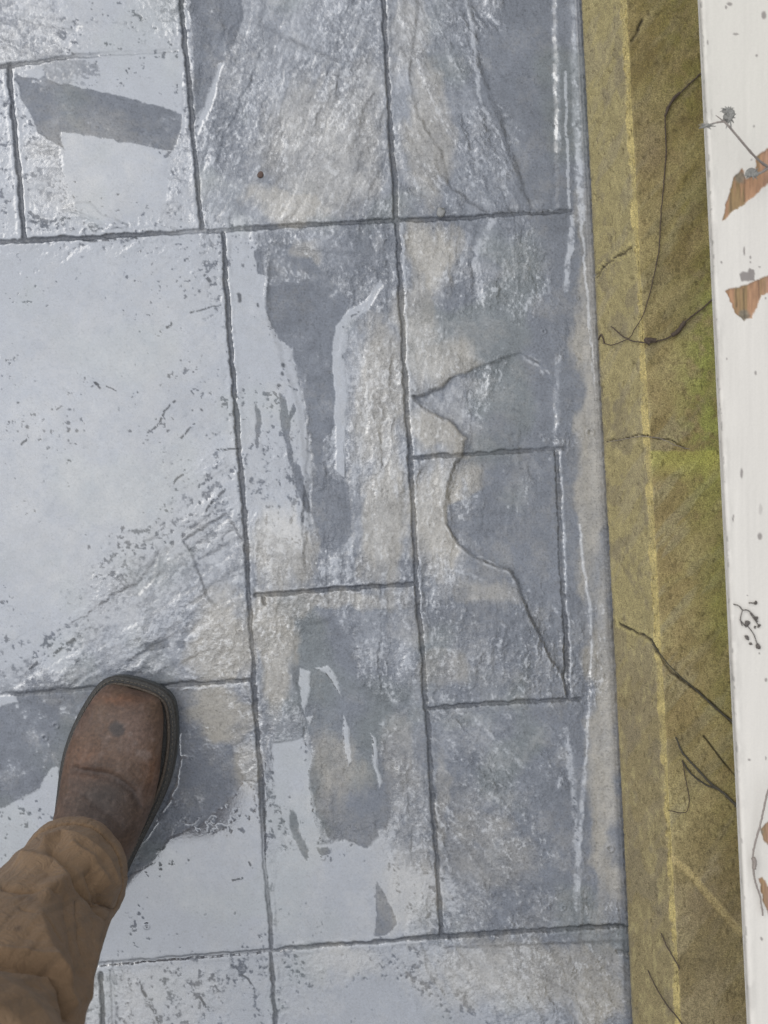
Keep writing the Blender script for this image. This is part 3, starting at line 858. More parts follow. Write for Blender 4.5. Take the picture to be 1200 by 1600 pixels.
# ------------------------------------------------------------------ the white painted board
ZB = 0.27
UBs = np.arange(0, 170, 1.0)
vb2 = spread(np.arange(-60, 1662, 1.6), -3000, 4600)
bu = lambda v: 1094 + .048 * v
prof = []                                                     # (offset in px from the edge, height drop in m, kind)
for t in np.linspace(0, 1, 14): prof.append((2 + 0.0 * t, -.010 + .007 * t))
for k in range(1, 10):
    a = k / 10 * math.pi / 2
    prof.append((2 + 6 * (1 - math.cos(a)), -.003 + .003 * math.sin(a)))
for o_ in list(np.arange(9, 150, 1.3)) + [170, 220, 300, 420, 600]: prof.append((float(o_), 0.0))
n = len(prof)
BV = np.repeat(vb2[:, None], n, 1).astype(np.float32)
BO = np.repeat(np.array([p[0] for p in prof], np.float32)[None], len(vb2), 0)
BZ = np.repeat(np.array([p[1] for p in prof], np.float32)[None], len(vb2), 0)
BU = bu(BV) + BO
b1 = fbm(BU / 30, BV / 60, 101, 4, .55); b2 = fbm(BU / 6, BV / 6, 103, 3, .55); b3 = fbm(BU / 10, BV / 160, 105, 3, .5); b4 = fbm(BU / 2.6, BV / 16, 107, 3, .5)
wob = (fbm(BU / 9, BV / 9, 109, 3) - .5) * 5
wob2 = (fbm(BU / 9, BV / 9, 111, 3) - .5) * 5


def bpoly(pts, soft=1.0):
    x = BU + wob * 1.2; y = BV + wob2 * 1.2
    inside = np.zeros(x.shape, bool); dm = np.full(x.shape, 1e6, np.float32)
    for k in range(len(pts)):
        ax, ay = pts[k]; bx, by = pts[(k + 1) % len(pts)]
        if ay != by:
            inside ^= ((ay > y) != (by > y)) & (x < ax + (y - ay) * (bx - ax) / (by - ay))
        dx, dy = bx - ax, by - ay
        t = np.clip(((x - ax) * dx + (y - ay) * dy) / (dx * dx + dy * dy + 1e-9), 0, 1)
        dm = np.minimum(dm, np.hypot(x - ax - t * dx, y - ay - t * dy))
    return sst(-soft, soft, np.where(inside, dm, -dm))


white = srgb(222, 216, 206); wood = srgb(170, 130, 98); wood2 = srgb(148, 122, 84); woodp = srgb(180, 140, 120)
colB = np.zeros(BU.shape + (3,), np.float32) + white
colB *= (.94 + .08 * b3 + .05 * b1 + .03 * (fbm(BU / 2.2, BV / 240, 117, 3) - .5))[..., None]
top_c = srgb(216, 211, 198)
gm = (1 - sst(120, 420, BV)); colB = colB * (1 - .5 * gm[..., None]) + top_c * .5 * gm[..., None]
peel = np.zeros_like(BU)
for pl in ([(1128, 345), (1134, 320), (1142, 296), (1150, 272), (1160, 264), (1166, 280), (1181, 268), (1183, 246), (1200, 232), (1222, 224), (1262, 240), (1250, 262), (1200, 287), (1176, 308), (1150, 326)],
           [(1133, 452), (1150, 448), (1165, 445), (1200, 430), (1240, 418), (1262, 440), (1230, 470), (1200, 458), (1190, 462), (1183, 478), (1175, 496), (1162, 502), (1150, 490)],
           [(1187, 1296), (1200, 1284), (1240, 1270), (1240, 1330), (1202, 1326), (1193, 1312)],
           [(1186, 1374), (1192, 1370), (1206, 1396), (1222, 1420), (1215, 1450), (1202, 1432), (1190, 1400)],
           [(1240, 760), (1262, 700), (1300, 780), (1262, 860)]):
    peel = np.maximum(peel, bpoly(pl))
pn = (1 - peel)
wcol = wood * (1 - sst(.4, .6, b3))[..., None] + wood2 * sst(.4, .6, b3)[..., None]
pk = sst(1186, 1205, BU); wcol = wcol * (1 - .6 * pk[..., None]) + woodp * .6 * pk[..., None]
wcol = wcol * (.7 + .6 * b4)[..., None]
# grey weathered wood at the tips of the bare patches
for (cx, cy, r_) in ((1157, 277, 11), (1163, 492, 11), (1190, 1300, 5)):
    q = 1 - sst(.5, 1.1, np.hypot(BU - cx, BV - cy) / r_ + .6 * (b2 - .5))
    wcol = wcol * (1 - .8 * q[..., None]) + (srgb(128, 120, 104) * (.4 + 1.2 * b2[..., None])) * .8 * q[..., None]
for ln in ([(1142, 300), (1143, 330)], [(1164, 275), (1163, 315)], [(1162, 450), (1164, 498)], [(1186, 432), (1187, 470)], [(1150, 450), (1152, 480)]):
    (ax, ay), (bx, by) = ln
    t = np.clip((BV - ay) / (by - ay), 0, 1)
    d_ = np.abs(BU - (ax + (bx - ax) * t) + wob * .4); inr = (BV > ay) & (BV < by)
    wcol = wcol * (1 - .35 * ((1 - sst(.6, 2.2, d_)) * inr))[..., None]
colB = colB * (1 - peel[..., None]) + wcol * peel[..., None]
stain = np.zeros_like(BU)
stain = np.maximum(stain, bpoly([(1155, 429), (1160, 423), (1168, 426), (1172, 418), (1180, 423), (1180, 437), (1170, 440), (1157, 439)], 1.2))
for (cx, cy, rx, ry) in ((1163, 392, 1.6, 7), (1173, 402, 1.6, 3), (1173, 410, 1.2, 1.5), (1127, 410, 1.8, 2), (1187, 417, 2, 1.5), (1105, 66, 1.6, 4), (1182, 87, 2, 2.2), (1194, 24, 4, 6), (1140, 6, 5, 3), (1134, 12, 2, 3),
                         (1150, 53, 5, 1.6), (1178, 197, 2, 1.8), (1181, 583, 2, 3.5), (1188, 796, 3, 9), (1187, 838, 4, 6), (1196, 466, 1.5, 2), (1159, 740, 2, 8), (1146, 810, 1.5, 6), (1197, 1062, 2, 3), (1171, 1187, 2, 2),
                         (1196, 1185, 1.2, 3), (1190, 1467, 2, 3), (1174, 250, 2, 1), (1107, 275, 1.6, 20), (1112, 180, 1.5, 10), (1186, 1020, 1.6, 1.6), (1135, 560, 1, 2), (1168, 930, 1, 1)):
    q = np.hypot((BU + wob * .5 - cx) / rx, (BV + wob2 * .5 - cy) / ry)
    stain = np.maximum(stain, (1 - sst(.6, 1.3, q)) * (.9 if ry < 9 else .35))
colB = colB * (1 - .7 * stain[..., None]) + srgb(86, 72, 70) * .7 * stain[..., None]
# patchy darker band along the rounded nose
nose = (1 - sst(6, 22, BO + 8 * b1)) * sst(.35, .7, fbm((BO - BZ * 1700) / 9, BV / 34, 113, 4, .6))
colB = colB * (1 - .16 * nose[..., None])
ragged = (1 - sst(2, 5, BO)) * sst(.66, .74, fbm((BO - BZ * 1700) / 5, BV / 11, 115, 4)); colB = colB * (1 - .4 * ragged[..., None])
zb = ZB + BZ + np.where(BO > 8.5, -.0010 * peel + .0004 * (b3 - .5) + .0002 * (b2 - .5) + .0007 * (1 - sst(0, 6, np.abs(peel - .5) * 12)) , 0)
fb = S * (1 - ZB / H)
m_wht, N, L, Pw = attr_mat('weathered_white_paint', rough=.55, scale=500, amt=.03, bump=.12, dist=.0006)
board = empty('painted_board', at(1300, 800, ZB - .013))
bo = grid_mesh('board', (BU - 600) * fb, (800 - BV) * fb, zb, {}, m_wht, cols={'tint': colB})
bo.parent = board; bo.matrix_parent_inverse = board.matrix_world.inverted()
bo.location = -board.location
bo.matrix_parent_inverse.identity()
tag(board, 'weathered white painted board with peeling patches of bare orange wood along the right side', 'board')
# underside closes the plank
bm = bmesh.new()
x0 = lambda v: (bu(v) + 2 - 600) * fb
for (va_, vb_) in ((-3000, 4600),):
    q = [bm.verts.new((x0(va_), (800 - va_) * fb, ZB - .013)), bm.verts.new((x0(va_) + .33, (800 - va_) * fb, ZB - .013)),
         bm.verts.new((x0(vb_) + .33, (800 - vb_) * fb, ZB - .013)), bm.verts.new((x0(vb_), (800 - vb_) * fb, ZB - .013))]
    bm.faces.new(q)
    e = [bm.verts.new((v.co.x + .09, v.co.y, -.0)) for v in (q[0], q[3])]
    f = [bm.verts.new((v.co.x + .09, v.co.y, ZB - .014)) for v in (q[0], q[3])]
    bm.faces.new((e[0], e[1], f[1], f[0]))
    for v in bm.verts: v.co -= board.location
m_w2 = simple_mat('white_paint', srgb(226, 223, 216), .6, 60, .06, .05)
bm_obj('backing', bm, m_w2, board, smooth=False)

# ------------------------------------------------------------------ dead stems and twigs
m_twig = simple_mat('dry_twig', srgb(84, 72, 62), .8, 900, .35, .4)
m_root = simple_mat('dark_root', srgb(80, 76, 66), .85, 900, .4, .5)
m_bud = simple_mat('grey_brown_bud', srgb(104, 98, 92), .85, 900, .3, .4)
m_web = simple_mat('grey_seed_head', srgb(140, 138, 132), .9, 900, .3, .5)
m_pale = simple_mat('pale_stem', srgb(150, 140, 132), .8, 900, .2, .3)


def lz(u, v, lift=.0015):
    t = (u - base_u(v)) / (arr_u(v) - base_u(v))
    return HL + lift if t >= 1 else max(0, HL * t) + lift


def stem(name, pts, r, mat, label, cat='stem', z=None, lift=.002, jitter=.0003, extra=(), group=None):
    P3 = []
    for i in range(len(pts) - 1):
        (a, b), (c, d) = pts[i], pts[i + 1]
        n_ = max(2, int(math.hypot(c - a, d - b) / 12))
        for k in range(n_):
            u, v = a + (c - a) * k / n_, b + (d - b) * k / n_
            zz = lz(u, v, lift) if z is None else (z[0] + (z[1] - z[0]) * (i + k / n_) / (len(pts) - 1))
            P3.append(at(u, v, zz))
    zz = lz(*pts[-1], lift) if z is None else z[1]
    P3.append(at(pts[-1][0], pts[-1][1], zz))
    # riser points stand clear of the face
    P3 = [p - Vector((.002 if p.z < HL else 0, 0, 0)) for p in P3]
    o0 = P3[0].copy()
    bm = bmesh.new()
    r = (r[0] * .8, r[1] * .8)
    rad = [r[0] + (r[1] - r[0]) * i / (len(P3) - 1) for i in range(len(P3))]
    tube('', [p - o0 for p in P3], rad, None, into=bm, jitter=jitter)
    for e_pts, e_r in extra:
        tube('', [at(u, v, lz(u, v, lift) if z is None else z[0] + (z[1] - z[0]) * .5) - o0 for u, v in e_pts], e_r, None, into=bm, jitter=jitter)
    o = bm_obj(name, bm, mat)
    o.location = o0
    tag(o, label, cat, group)
    return o


stem('dead_vine', [(1096, 114), (1078, 130), (1060, 148), (1042, 170), (1039, 182), (1041, 240), (1037, 290), (1033, 330), (1030, 390), (1020, 440), (1008, 485), (988, 528), (960, 540), (944, 536)],
     (.0010, .0006), m_twig, 'long thin dead vine running down the mossy ledge from the board', 'vine',
     extra=[([(1042, 170), (1055, 150), (1062, 145)], .0015), ([(1039, 182), (1048, 160)], .0012)])
stem('dead_vine', [(1118, 463), (1100, 480), (1080, 495), (1068, 505), (1058, 520), (1040, 530), (1015, 536), (990, 533), (975, 525), (958, 510)],
     (.0011, .0008), m_twig, 'short curved dead vine looping from the board across the top of the ledge', 'vine',
     extra=[([(1070, 503), (1060, 518), (1050, 524)], .0024), ([(1015, 536), (1005, 530), (1025, 532)], .0024), ([(944, 536), (940, 520), (935, 530)], .0009)])
stem('root', [(1022, 1006), (1040, 1034), (1062, 1056), (1090, 1080), (1120, 1108), (1156, 1138)], (.0005, .0013), m_root,
     'dark root lying in the long diagonal crack of the mossy ledge', 'root', lift=.0008)
stem('root', [(1056, 1152), (1066, 1176), (1086, 1198), (1108, 1222), (1132, 1240), (1150, 1258), (1166, 1280)], (.0011, .0024), m_root,
     'thick dark root slanting over the lower ledge under the board', 'root', lift=.001,
     extra=[([(1120, 1232), (1100, 1226), (1076, 1206), (1066, 1188)], .0010)])
stem('hooked_twig', [(1066, 1188), (1071, 1215), (1076, 1240), (1077, 1258), (1072, 1270), (1060, 1270), (1044, 1266)], (.0006, .0006), m_twig,
     'thin hooked twig bent like a J beside the thick root on the ledge', 'twig')
stem('twig', [(1036, 1458), (1046, 1482), (1062, 1514)], (.0008, .0010), m_twig, 'short straight twig crossing the yellow edge of the ledge', 'twig')
stem('twig', [(1015, 1516), (1026, 1540), (1042, 1566), (1066, 1600), (1080, 1625)], (.0008, .0011), m_twig, 'long twig leaning over the chipped edge at the foot of the photo', 'twig')
stem('thin_stem', [(952, 691), (980, 686), (1002, 681), (1030, 684), (1056, 696), (1078, 702)], (.0004, .0004), m_pale, 'hair thin stem lying across the middle of the ledge', 'stem', lift=.0008)

# the dead plant that leans over the board
sp = empty('dead_seedling', at(1215, 262, ZB))
zt = ZB + .035


def ploc(u, v, z): return at(u, v, z) - sp.location


bm = bmesh.new()
tube('', [ploc(1225, 268, ZB + .002), ploc(1200, 262, ZB + .012), ploc(1180, 246, zt), ploc(1158, 220, zt + .01), ploc(1138, 196, zt + .012), ploc(1131, 189, zt + .012)], [.0013, .0013, .0012, .0011, .0010, .0010], None, into=bm)
tube('', [ploc(1131, 190, zt + .012), ploc(1120, 191, zt + .01), ploc(1106, 196, zt + .006)], [.0010, .0008, .0008], None, into=bm)
tube('', [ploc(1131, 190, zt + .012), ploc(1124, 184, zt + .014), ploc(1118, 180, zt + .015)], [.0007, .0005, .0003], None, into=bm)
tube('', [ploc(1200, 262, ZB + .014), ploc(1190, 270, ZB + .02), ploc(1176, 272, ZB + .02)], [.0016, .0013, .001], None, into=bm)
bm_obj('stem', bm, m_pale, sp)
for k, (u, v, r_, sq) in enumerate(((1140, 184, .0058, (1.0, 1.5, .7)), (1137, 172, .0050, (1.3, .8, .6)), (1103, 197, .0042, (1.7, .7, .7)), (1175, 272, .0052, (1.4, 1.0, .7)))):
    bm = bmesh.new()
    c = ploc(u, v, zt + .011 if k < 3 else ZB + .02)
    blob(bm, c, r_ * .62, 40 + k, .5, sq, 3)
    for j in range(9):
        a = j * 2.4 + k
        tip = c + Vector((math.cos(a) * sq[0], math.sin(a) * sq[1], .4 * math.sin(3 * a))) * r_ * (.9 + .5 * ((j * 7) % 5) / 5)
        tube('', [c, c.lerp(tip, .6) + Vector((0, 0, .0008)), tip], [r_ * .22, r_ * .14, r_ * .05], None, into=bm, seg=5)
    bm_obj('seed_head', bm, m_web, sp)
tag(sp, 'grey cobwebbed dead seedling with seed heads leaning over the upper white board', 'dead plant')

stem('curled_stem', [(1206, 1216), (1196, 1250), (1188, 1290), (1178, 1322), (1176, 1350), (1180, 1378), (1188, 1402), (1192, 1430)], (.0013, .0011), m_pale,
     'grey curled stem lying on the white board beside the lower bare patches', 'stem', z=(ZB + .012, ZB + .004),
     extra=[([(1177, 1340), (1180, 1350), (1178, 1358)], .0020)])
sb = empty('dead_sprig', at(1160, 960, ZB))
bm = bmesh.new()
q_ = lambda u, v, z=.0022: at(u, v, ZB + z) - sb.location
for pts, r_ in (([(1146, 944), (1155, 946), (1160, 954), (1168, 952), (1178, 962), (1184, 972)], .0006), ([(1160, 954), (1156, 968), (1160, 978)], .0005), ([(1172, 958), (1186, 978)], .0005),
                ([(1170, 942), (1182, 942)], .0006), ([(1168, 978), (1178, 990), (1184, 1010)], .0005), ([(1156, 968), (1166, 980)], .0005)):
    tube('', [q_(*p) for p in pts], r_, None, into=bm, seg=5)
bm_obj('stem', bm, m_bud, sb)
for k, (u, v, r_) in enumerate(((1181, 942, .0016), (1182, 966, .0017), (1186, 978, .0014), (1168, 974, .0026), (1167, 995, .0022), (1184, 1010, .0024), (1173, 1006, .0014), (1180, 980, .0012))):
    bm = bmesh.new(); blob(bm, q_(u, v, r_ * .6), r_, k, .4, (1, 1, .6))
    bm_obj('bud', bm, m_bud, sb)
tag(sb, 'tiny dark dead sprig with black buds lying on the middle of the white board', 'sprig')

# grit lying on the patio
m_grit = simple_mat('brown_grit', srgb(96, 78, 70), .7, 1200, .4, .5)
m_gray = simple_mat('grey_grit', srgb(140, 140, 138), .4, 1200, .3, .4)
for (u, v, r_, mt, lb) in ((407, 272, .0028, m_grit, 'reddish brown pebble on the upper middle slab'),
                           (690, 331, .0050, m_gray, 'grey pebble stuck on the joint above the tan slab')):
    bm = bmesh.new(); blob(bm, (0, 0, r_ * .4), r_, int(u), .35, (1, 1.1, .7), 3)
    o = bm_obj('pebble', bm, mt); o.location = at(u, v, .0006)
    tag(o, lb, 'pebble', 'pebbles lying on the patio')

# ------------------------------------------------------------------ the person's leg and boot
per = empty('person', (0, 0, 0))
toe = at(213, 1071, .02)
ang = math.radians(16)
fd = Vector((math.sin(ang), math.cos(ang), 0)); rt = Vector((math.cos(ang), -math.sin(ang), 0))
heel = toe - fd * .303
per.location = (heel.x, heel.y, 0)
tag(per, 'standing person in brown work trousers and a worn brown leather boot', 'person')


def BL(t, w, z):
    return fd * t + rt * w + Vector((0, 0, z))


def to_px(p):
    q = p + per.location
    f = S * (1 - q.z / H)
    return 600 + q.x / f, 800 - q.y / f


sqz = 0
right = [(0, 0), (.003, .018), (.014, .030), (.035, .037), (.07, .040), (.11, .045), (.15, .053), (.19, .0605), (.22, .0615), (.25, .0575), (.27, .052), (.285, .046), (.296, .040), (.302, .028), (.304, .012)]
left = [(.304, -.006), (.302, -.022), (.296, -.032), (.285, -.038), (.27, -.043), (.25, -.048), (.22, -.052), (.19, -.051), (.15, -.044), (.11, -.038), (.07, -.037), (.035, -.036), (.014, -.029), (.003, -.018)]


def closed_curve(pts, k=3):
    for _ in range(k):
        q = []
        for i in range(len(pts)):
            a, b = pts[i], pts[(i + 1) % len(pts)]
            q += [(a[0] * .75 + b[0] * .25, a[1] * .75 + b[1] * .25), (a[0] * .25 + b[0] * .75, a[1] * .25 + b[1] * .75)]
        pts = q
    return pts


outline = closed_curve(right + left, 3)


def off(pts, d):
    out = []
    n_ = len(pts)
    for i in range(n_):
        a = pts[i - 1]; b = pts[(i + 1) % n_]
        tx, ty = b[0] - a[0], b[1] - a[1]; l = math.hypot(tx, ty) + 1e-9
        out.append((pts[i][0] + ty / l * d, pts[i][1] - tx / l * d))
    return out


outline = off(outline, -.0050)


def slab(bm, rings):
    """rings: list of (outline, z)"""
    vs = [[bm.verts.new(BL(t, w, z)) for t, w in o_] for o_, z in rings]
    for a, b in zip(vs[:-1], vs[1:]):
        for i in range(len(a)):
            bm.faces.new((a[i], a[(i + 1) % len(a)], b[(i + 1) % len(a)], b[i]))
    bm.faces.new(vs[0][::-1]); bm.faces.new(vs[-1])


m_sole = simple_mat('black_rubber', srgb(72, 74, 74), .6, 700, .35, .4)
m_welt = simple_mat('dark_welt_leather', srgb(58, 56, 53), .65, 500, .45, .6)
m_thread = simple_mat('welt_thread', srgb(104, 98, 88), .8, 900, .3, .3)

m_boot, N, L, Pq = attr_mat('worn_brown_leather', rough=.58, scale=260, amt=.32, bump=.7, dist=.0012)

spine = [  # t, z, phi, half width, up, down
    (.2925, .030, 0, .012, .004, .004), (.2915, .033, 0, .024, .009, .008), (.289, .036, 0, .031, .014, .012), (.284, .038, 0, .0355, .019, .015), (.274, .040, 0, .0405, .024, .018), (.26, .042, 0, .0450, .027, .02),
    (.24, .044, 0, .0500, .029, .022), (.215, .046, 3, .0535, .031, .025), (.19, .049, 6, .0525, .036, .03), (.165, .054, 12, .0495, .042, .035), (.14, .062, 22, .0465, .047, .045),
    (.118, .074, 34, .0425, .052, .06), (.10, .09, 46, .042, .056, .09), (.086, .110, 60, .0415, .058, .085), (.076, .135, 74, .042, .058, .064), (.070, .165, 84, .044, .058, .058), (.068, .20, 90, .047, .058, .056),
    (.068, .25, 90, .049, .058, .056)]
sp_a = np.array(spine, float)
tt = np.linspace(0, len(spine) - 1, 190)
ring = np.stack([np.interp(tt, np.arange(len(spine)), sp_a[:, k]) for k in range(6)], 1)
ker = np.array([1, 2, 3, 4, 3, 2, 1], float); ker /= ker.sum()
for k in range(6):
    pad = np.pad(ring[:, k], 3, mode='edge'); ring[:, k] = np.convolve(pad, ker, 'valid')
NT = 150
th = np.linspace(0, 2 * math.pi, NT + 1)
RX = np.zeros((len(tt), NT + 1)); RY = RX.copy(); RZ = RX.copy(); Rt = RX.copy(); Rw = RX.copy()
for i, (t, z, ph, a, bu_, bd) in enumerate(ring):
    ph = math.radians(ph); t = t + .0085 * float(sst(.2, .28, t))
    cs, sn = np.cos(th), np.sin(th)
    e = .72
    w = (1.03 - .03 * sst(.16, .27, t)) * a * np.sign(cs) * np.abs(cs) ** e
    h = np.where(sn > 0, bu_, bd) * np.sign(sn) * np.abs(sn) ** .88
    w = w + .0015 + .0055 * (1 - sst(.16, .25, t)) * sst(.05, .11, t)
    tcor = t + h * math.sin(ph); zc = np.maximum(z + h * math.cos(ph), .026)
    Rt[i] = tcor; Rw[i] = w; RZ[i] = zc
# square toe: pull the corners of the first rings forward
cF = sst(.20, .29, Rt) * (np.abs(Rw) / .05) ** 2
Rt = Rt + .0 * cF
nb = fbm(Rt / .03, Rw / .03, 121, 4, .55); nb2 = fbm(Rt / .008, Rw / .008, 123, 3, .5)
up = sst(0.03, .055, RZ)
PX = per.location.x + fd.x * Rt + rt.x * Rw; PY = per.location.y + fd.y * Rt + rt.y * Rw
fz = S * (1 - RZ / H)
pu = 600 + PX / fz; pv = 800 - PY / fz


def bump_line(pts, w):
    D = np.full(pu.shape, 1e6); x = pu + 6 * (nb - .5); y = pv + 6 * (nb2 - .5)
    for p, q in zip(pts[:-1], pts[1:]):
        dx, dy = q[0] - p[0], q[1] - p[1]
        t = np.clip(((x - p[0]) * dx + (y - p[1]) * dy) / (dx * dx + dy * dy), 0, 1)
        D = np.minimum(D, np.hypot(x - p[0] - t * dx, y - p[1] - t * dy))
    return np.exp(-(D / w) ** 2)


cr1 = bump_line([(118, 1203), (140, 1205), (165, 1212), (190, 1222), (208, 1238), (218, 1258)], 6)
cr2 = bump_line([(105, 1232), (130, 1240), (160, 1262), (190, 1290)], 7)
rd1 = bump_line([(110, 1190), (150, 1192), (190, 1205), (215, 1222), (228, 1245), (226, 1280)], 8)
fold = -.0030 * cr1 - .0020 * cr2 + .0018 * rd1 + .0014 * (nb - .5) * 2 + .0005 * (nb2 - .5)
RZ = RZ + up * fold
leath = srgb(93, 72, 57); reddy = srgb(108, 76, 56); pink = srgb(116, 95, 84); darkl = srgb(60, 51, 46); dusty = srgb(138, 122, 114)
cb = np.zeros(pu.shape + (3,)) + leath


def mb(m, c):
    global cb
    m = np.clip(m, 0, 1)[..., None]; cb = cb * (1 - m) + c * m


mb(.8 * sst(.4, .62, nb), srgb(88, 68, 57))
g2 = lambda cx, cy, rx, ry: np.exp(-(((pu - cx) / rx) ** 2 + ((pv - cy) / ry) ** 2))
mb(.95 * g2(185, 1093, 34, 8), reddy); mb(.7 * g2(135, 1190, 26, 34), reddy); mb(.7 * g2(238, 1205, 16, 40), reddy)
mb(.8 * g2(215, 1150, 38, 36) * (.3 + 1.1 * nb2), pink); mb(.5 * g2(225, 1260, 10, 24), pink)
mb(.65 * sst(.58, .72, nb2) * g2(205, 1165, 45, 50), dusty)
mb(.92 * g2(165, 1242, 48, 28), darkl); mb(.65 * g2(170, 1290, 40, 34), srgb(76, 60, 52)); mb(.6 * cr1, srgb(56, 46, 42))
mb(.5 * g2(150, 1196, 22, 8), darkl); mb(.6 * g2(160, 1272, 60, 40) * (.4 + nb), darkl); mb(.55 * sst(.5, .66, nb2) * g2(180, 1160, 70, 70), srgb(74, 58, 48))
spot = 1 - sst(.75, 1.15, np.hypot((pu - 183) / 12.5, (pv - 1139) / 13) + .4 * (nb2 - .5)); mb(.85 * spot, srgb(50, 48, 48))
mb(.8 * (1 - sst(.03, .041, RZ)) * (Rt > .1), srgb(82, 66, 54))
mb(.7 * g2(120, 1118, 10, 40) * 0, leath)
nb3 = fbm(Rt / .0022, Rw / .0022, 125, 3, .6); sc = sst(.6, .72, fbm(Rt / .02, Rw / .004, 127, 3, .6))
mb(.12 * sc, dusty)
cb = cb * ((.50 + .5 * nb2 + .50 * nb3))[..., None]
boot = grid_mesh('boot', fd.x * Rt + rt.x * Rw, fd.y * Rt + rt.y * Rw, RZ, {}, m_boot, parent=per, cols={'tint': cb})
boot['label'] = 'worn brown leather boot with a square toe and a dark round stain'
bm = bmesh.new()
slab(bm, [(off(outline, .003), -.001), (off(outline, -.001), .001), (off(outline, -.0015), .012), (off(outline, 0), .014), (off(outline, -.0012), .016), (off(outline, .001), .020)])
bm_obj('sole', bm, m_sole, boot, smooth=False)
bm = bmesh.new()
slab(bm, [(off(outline, .0005), .0195), (off(outline, -.0022), .021), (off(outline, -.0024), .0245), (off(outline, -.0010), .027), (off(outline, .003), .0285), (off(outline, .0075), .0285)])
bm_obj('welt', bm, m_welt, boot, smooth=False)
bm = bmesh.new()
so = off(outline, .0022)
acc = 0; nxt = 0
for i in range(len(so)):
    a = so[i]; b = so[(i + 1) % len(so)]
    l = math.hypot(b[0] - a[0], b[1] - a[1]); acc += l
    if acc > nxt and a[0] > .05:
        dx, dy = (b[0] - a[0]) / l, (b[1] - a[1]) / l
        tube('', [BL(a[0] - dx * .0014, a[1] - dy * .0014, .0285), BL(a[0], a[1], .0294), BL(a[0] + dx * .0014, a[1] + dy * .0014, .0285)], .00055, None, into=bm, seg=5)
        nxt = acc + .0042
bm_obj('stitching', bm, m_thread, boot)
# a rolled storm seam where the upper meets the welt
bm = bmesh.new()
pr = [BL(t, w, .0300) for t, w in off(outline, .0068) if t > .04]
st_i = max(range(len(pr) - 1), key=lambda i: (pr[i] - pr[i + 1]).length)
pr = pr[st_i + 1:] + pr[:st_i + 1]
tube('', pr[::2], .0019, None, into=bm, seg=8)
bm_obj('seam', bm, simple_mat('seam_leather', srgb(84, 74, 64), .7, 500, .4, .5), boot)

# trouser leg
LEG = [  # u, v, z, ru, rv  (photo pixels at height z)
    (112, 1372, .135, 82, 92), (110, 1374, .15, 80, 90), (106, 1380, .165, 78, 86), (98, 1390, .19, 84, 86), (84, 1410, .22, 92, 92), (66, 1434, .25, 101, 100), (50, 1458, .28, 108, 104), (36, 1480, .31, 116, 110),
    (22, 1502, .34, 124, 116), (8, 1530, .37, 132, 122), (-4, 1560, .40, 138, 126), (-14, 1590, .43, 142, 120), (-24, 1622, .455, 138, 118), (-36, 1650, .48, 140, 132), (-48, 1680, .51, 156, 162),
    (-62, 1712, .55, 172, 200), (-78, 1745, .58, 160, 200), (-84, 1758, .592, 110, 140), (-86, 1762, .597, 3, 3)]
LG = np.array(LEG, float)
zz = np.linspace(0, len(LEG) - 1, 620)
lr = np.stack([np.interp(zz, np.arange(len(LEG)), LG[:, k]) for k in range(5)], 1)
for k in range(5):
    for _ in range(3):
        pad = np.pad(lr[:, k], 3, mode='edge'); lr[:, k] = np.convolve(pad, ker, 'valid')
NT2 = 420
th = np.linspace(0, 2 * math.pi, NT2 + 1)
TH, ZI = np.meshgrid(th, lr[:, 2]); CU = lr[:, 0][:, None]; CV = lr[:, 1][:, None]; RU = lr[:, 3][:, None]; RV = lr[:, 4][:, None]
# periodic noise round the leg
nx, ny = np.cos(TH) * 1.5, np.sin(TH) * 1.5
f1 = fbm(nx * 1.3 + ZI * 9, ny * 1.3 + ZI * 5, 131, 4, .5); f2 = fbm(nx * 5 + ZI * 30, ny * 5 - ZI * 22, 133, 3, .5)
uu0 = CU + RU * np.cos(TH); vv0 = CV - RV * np.sin(TH)


def leg_line(pts, w):
    D = np.full(uu0.shape, 1e6); x = uu0 + 10 * (f1 - .5); y = vv0 + 10 * (f1 - .5)
    for p, q in zip(pts[:-1], pts[1:]):
        dx, dy = q[0] - p[0], q[1] - p[1]
        t = np.clip(((x - p[0]) * dx + (y - p[1]) * dy) / (dx * dx + dy * dy), 0, 1)
        D = np.minimum(D, np.hypot(x - p[0] - t * dx, y - p[1] - t * dy))
    return np.exp(-(D / w) ** 1.35)


fr = np.sin(TH) > -.35                                        # folds only on the side that faces up
low = ZI < .47
disp = .065 * (f1 - .5) + .012 * (f2 - .5) + .02 * (np.abs(fbm(nx * 3 + ZI * 14, ny * 3 - ZI * 9, 135, 3, .5) - .5) * -2) 
hemz = ZI < .152
F = lambda pts, w: leg_line(pts, w) * fr * low
disp = disp + 0.170 * F([(70, 1320), (95, 1312), (130, 1325), (158, 1350), (172, 1385)], 8)
disp = disp - 0.187 * F([(84, 1338), (105, 1362), (130, 1385), (152, 1408)], 8)
disp = disp + 0.119 * F([(110, 1330), (140, 1352), (160, 1385)], 6) - 0.136 * F([(138, 1366), (158, 1400), (168, 1415)], 5)
disp = disp + 0.170 * F([(40, 1350), (80, 1360), (98, 1382), (70, 1394)], 12) - 0.102 * F([(5, 1388), (50, 1390), (80, 1394)], 5)
disp = disp - 0.085 * F([(100, 1400), (112, 1460), (125, 1520)], 14) + 0.102 * F([(150, 1440), (142, 1490), (128, 1560)], 7)
disp = disp + 0.085 * F([(60, 1440), (70, 1480), (90, 1520)], 14) - 0.085 * F([(150, 1420), (160, 1436), (150, 1470)], 5)
disp = disp + 0.102 * F([(0, 1492), (40, 1494), (75, 1503), (95, 1530), (108, 1570)], 8)
kn = (ZI >= .44) * fr
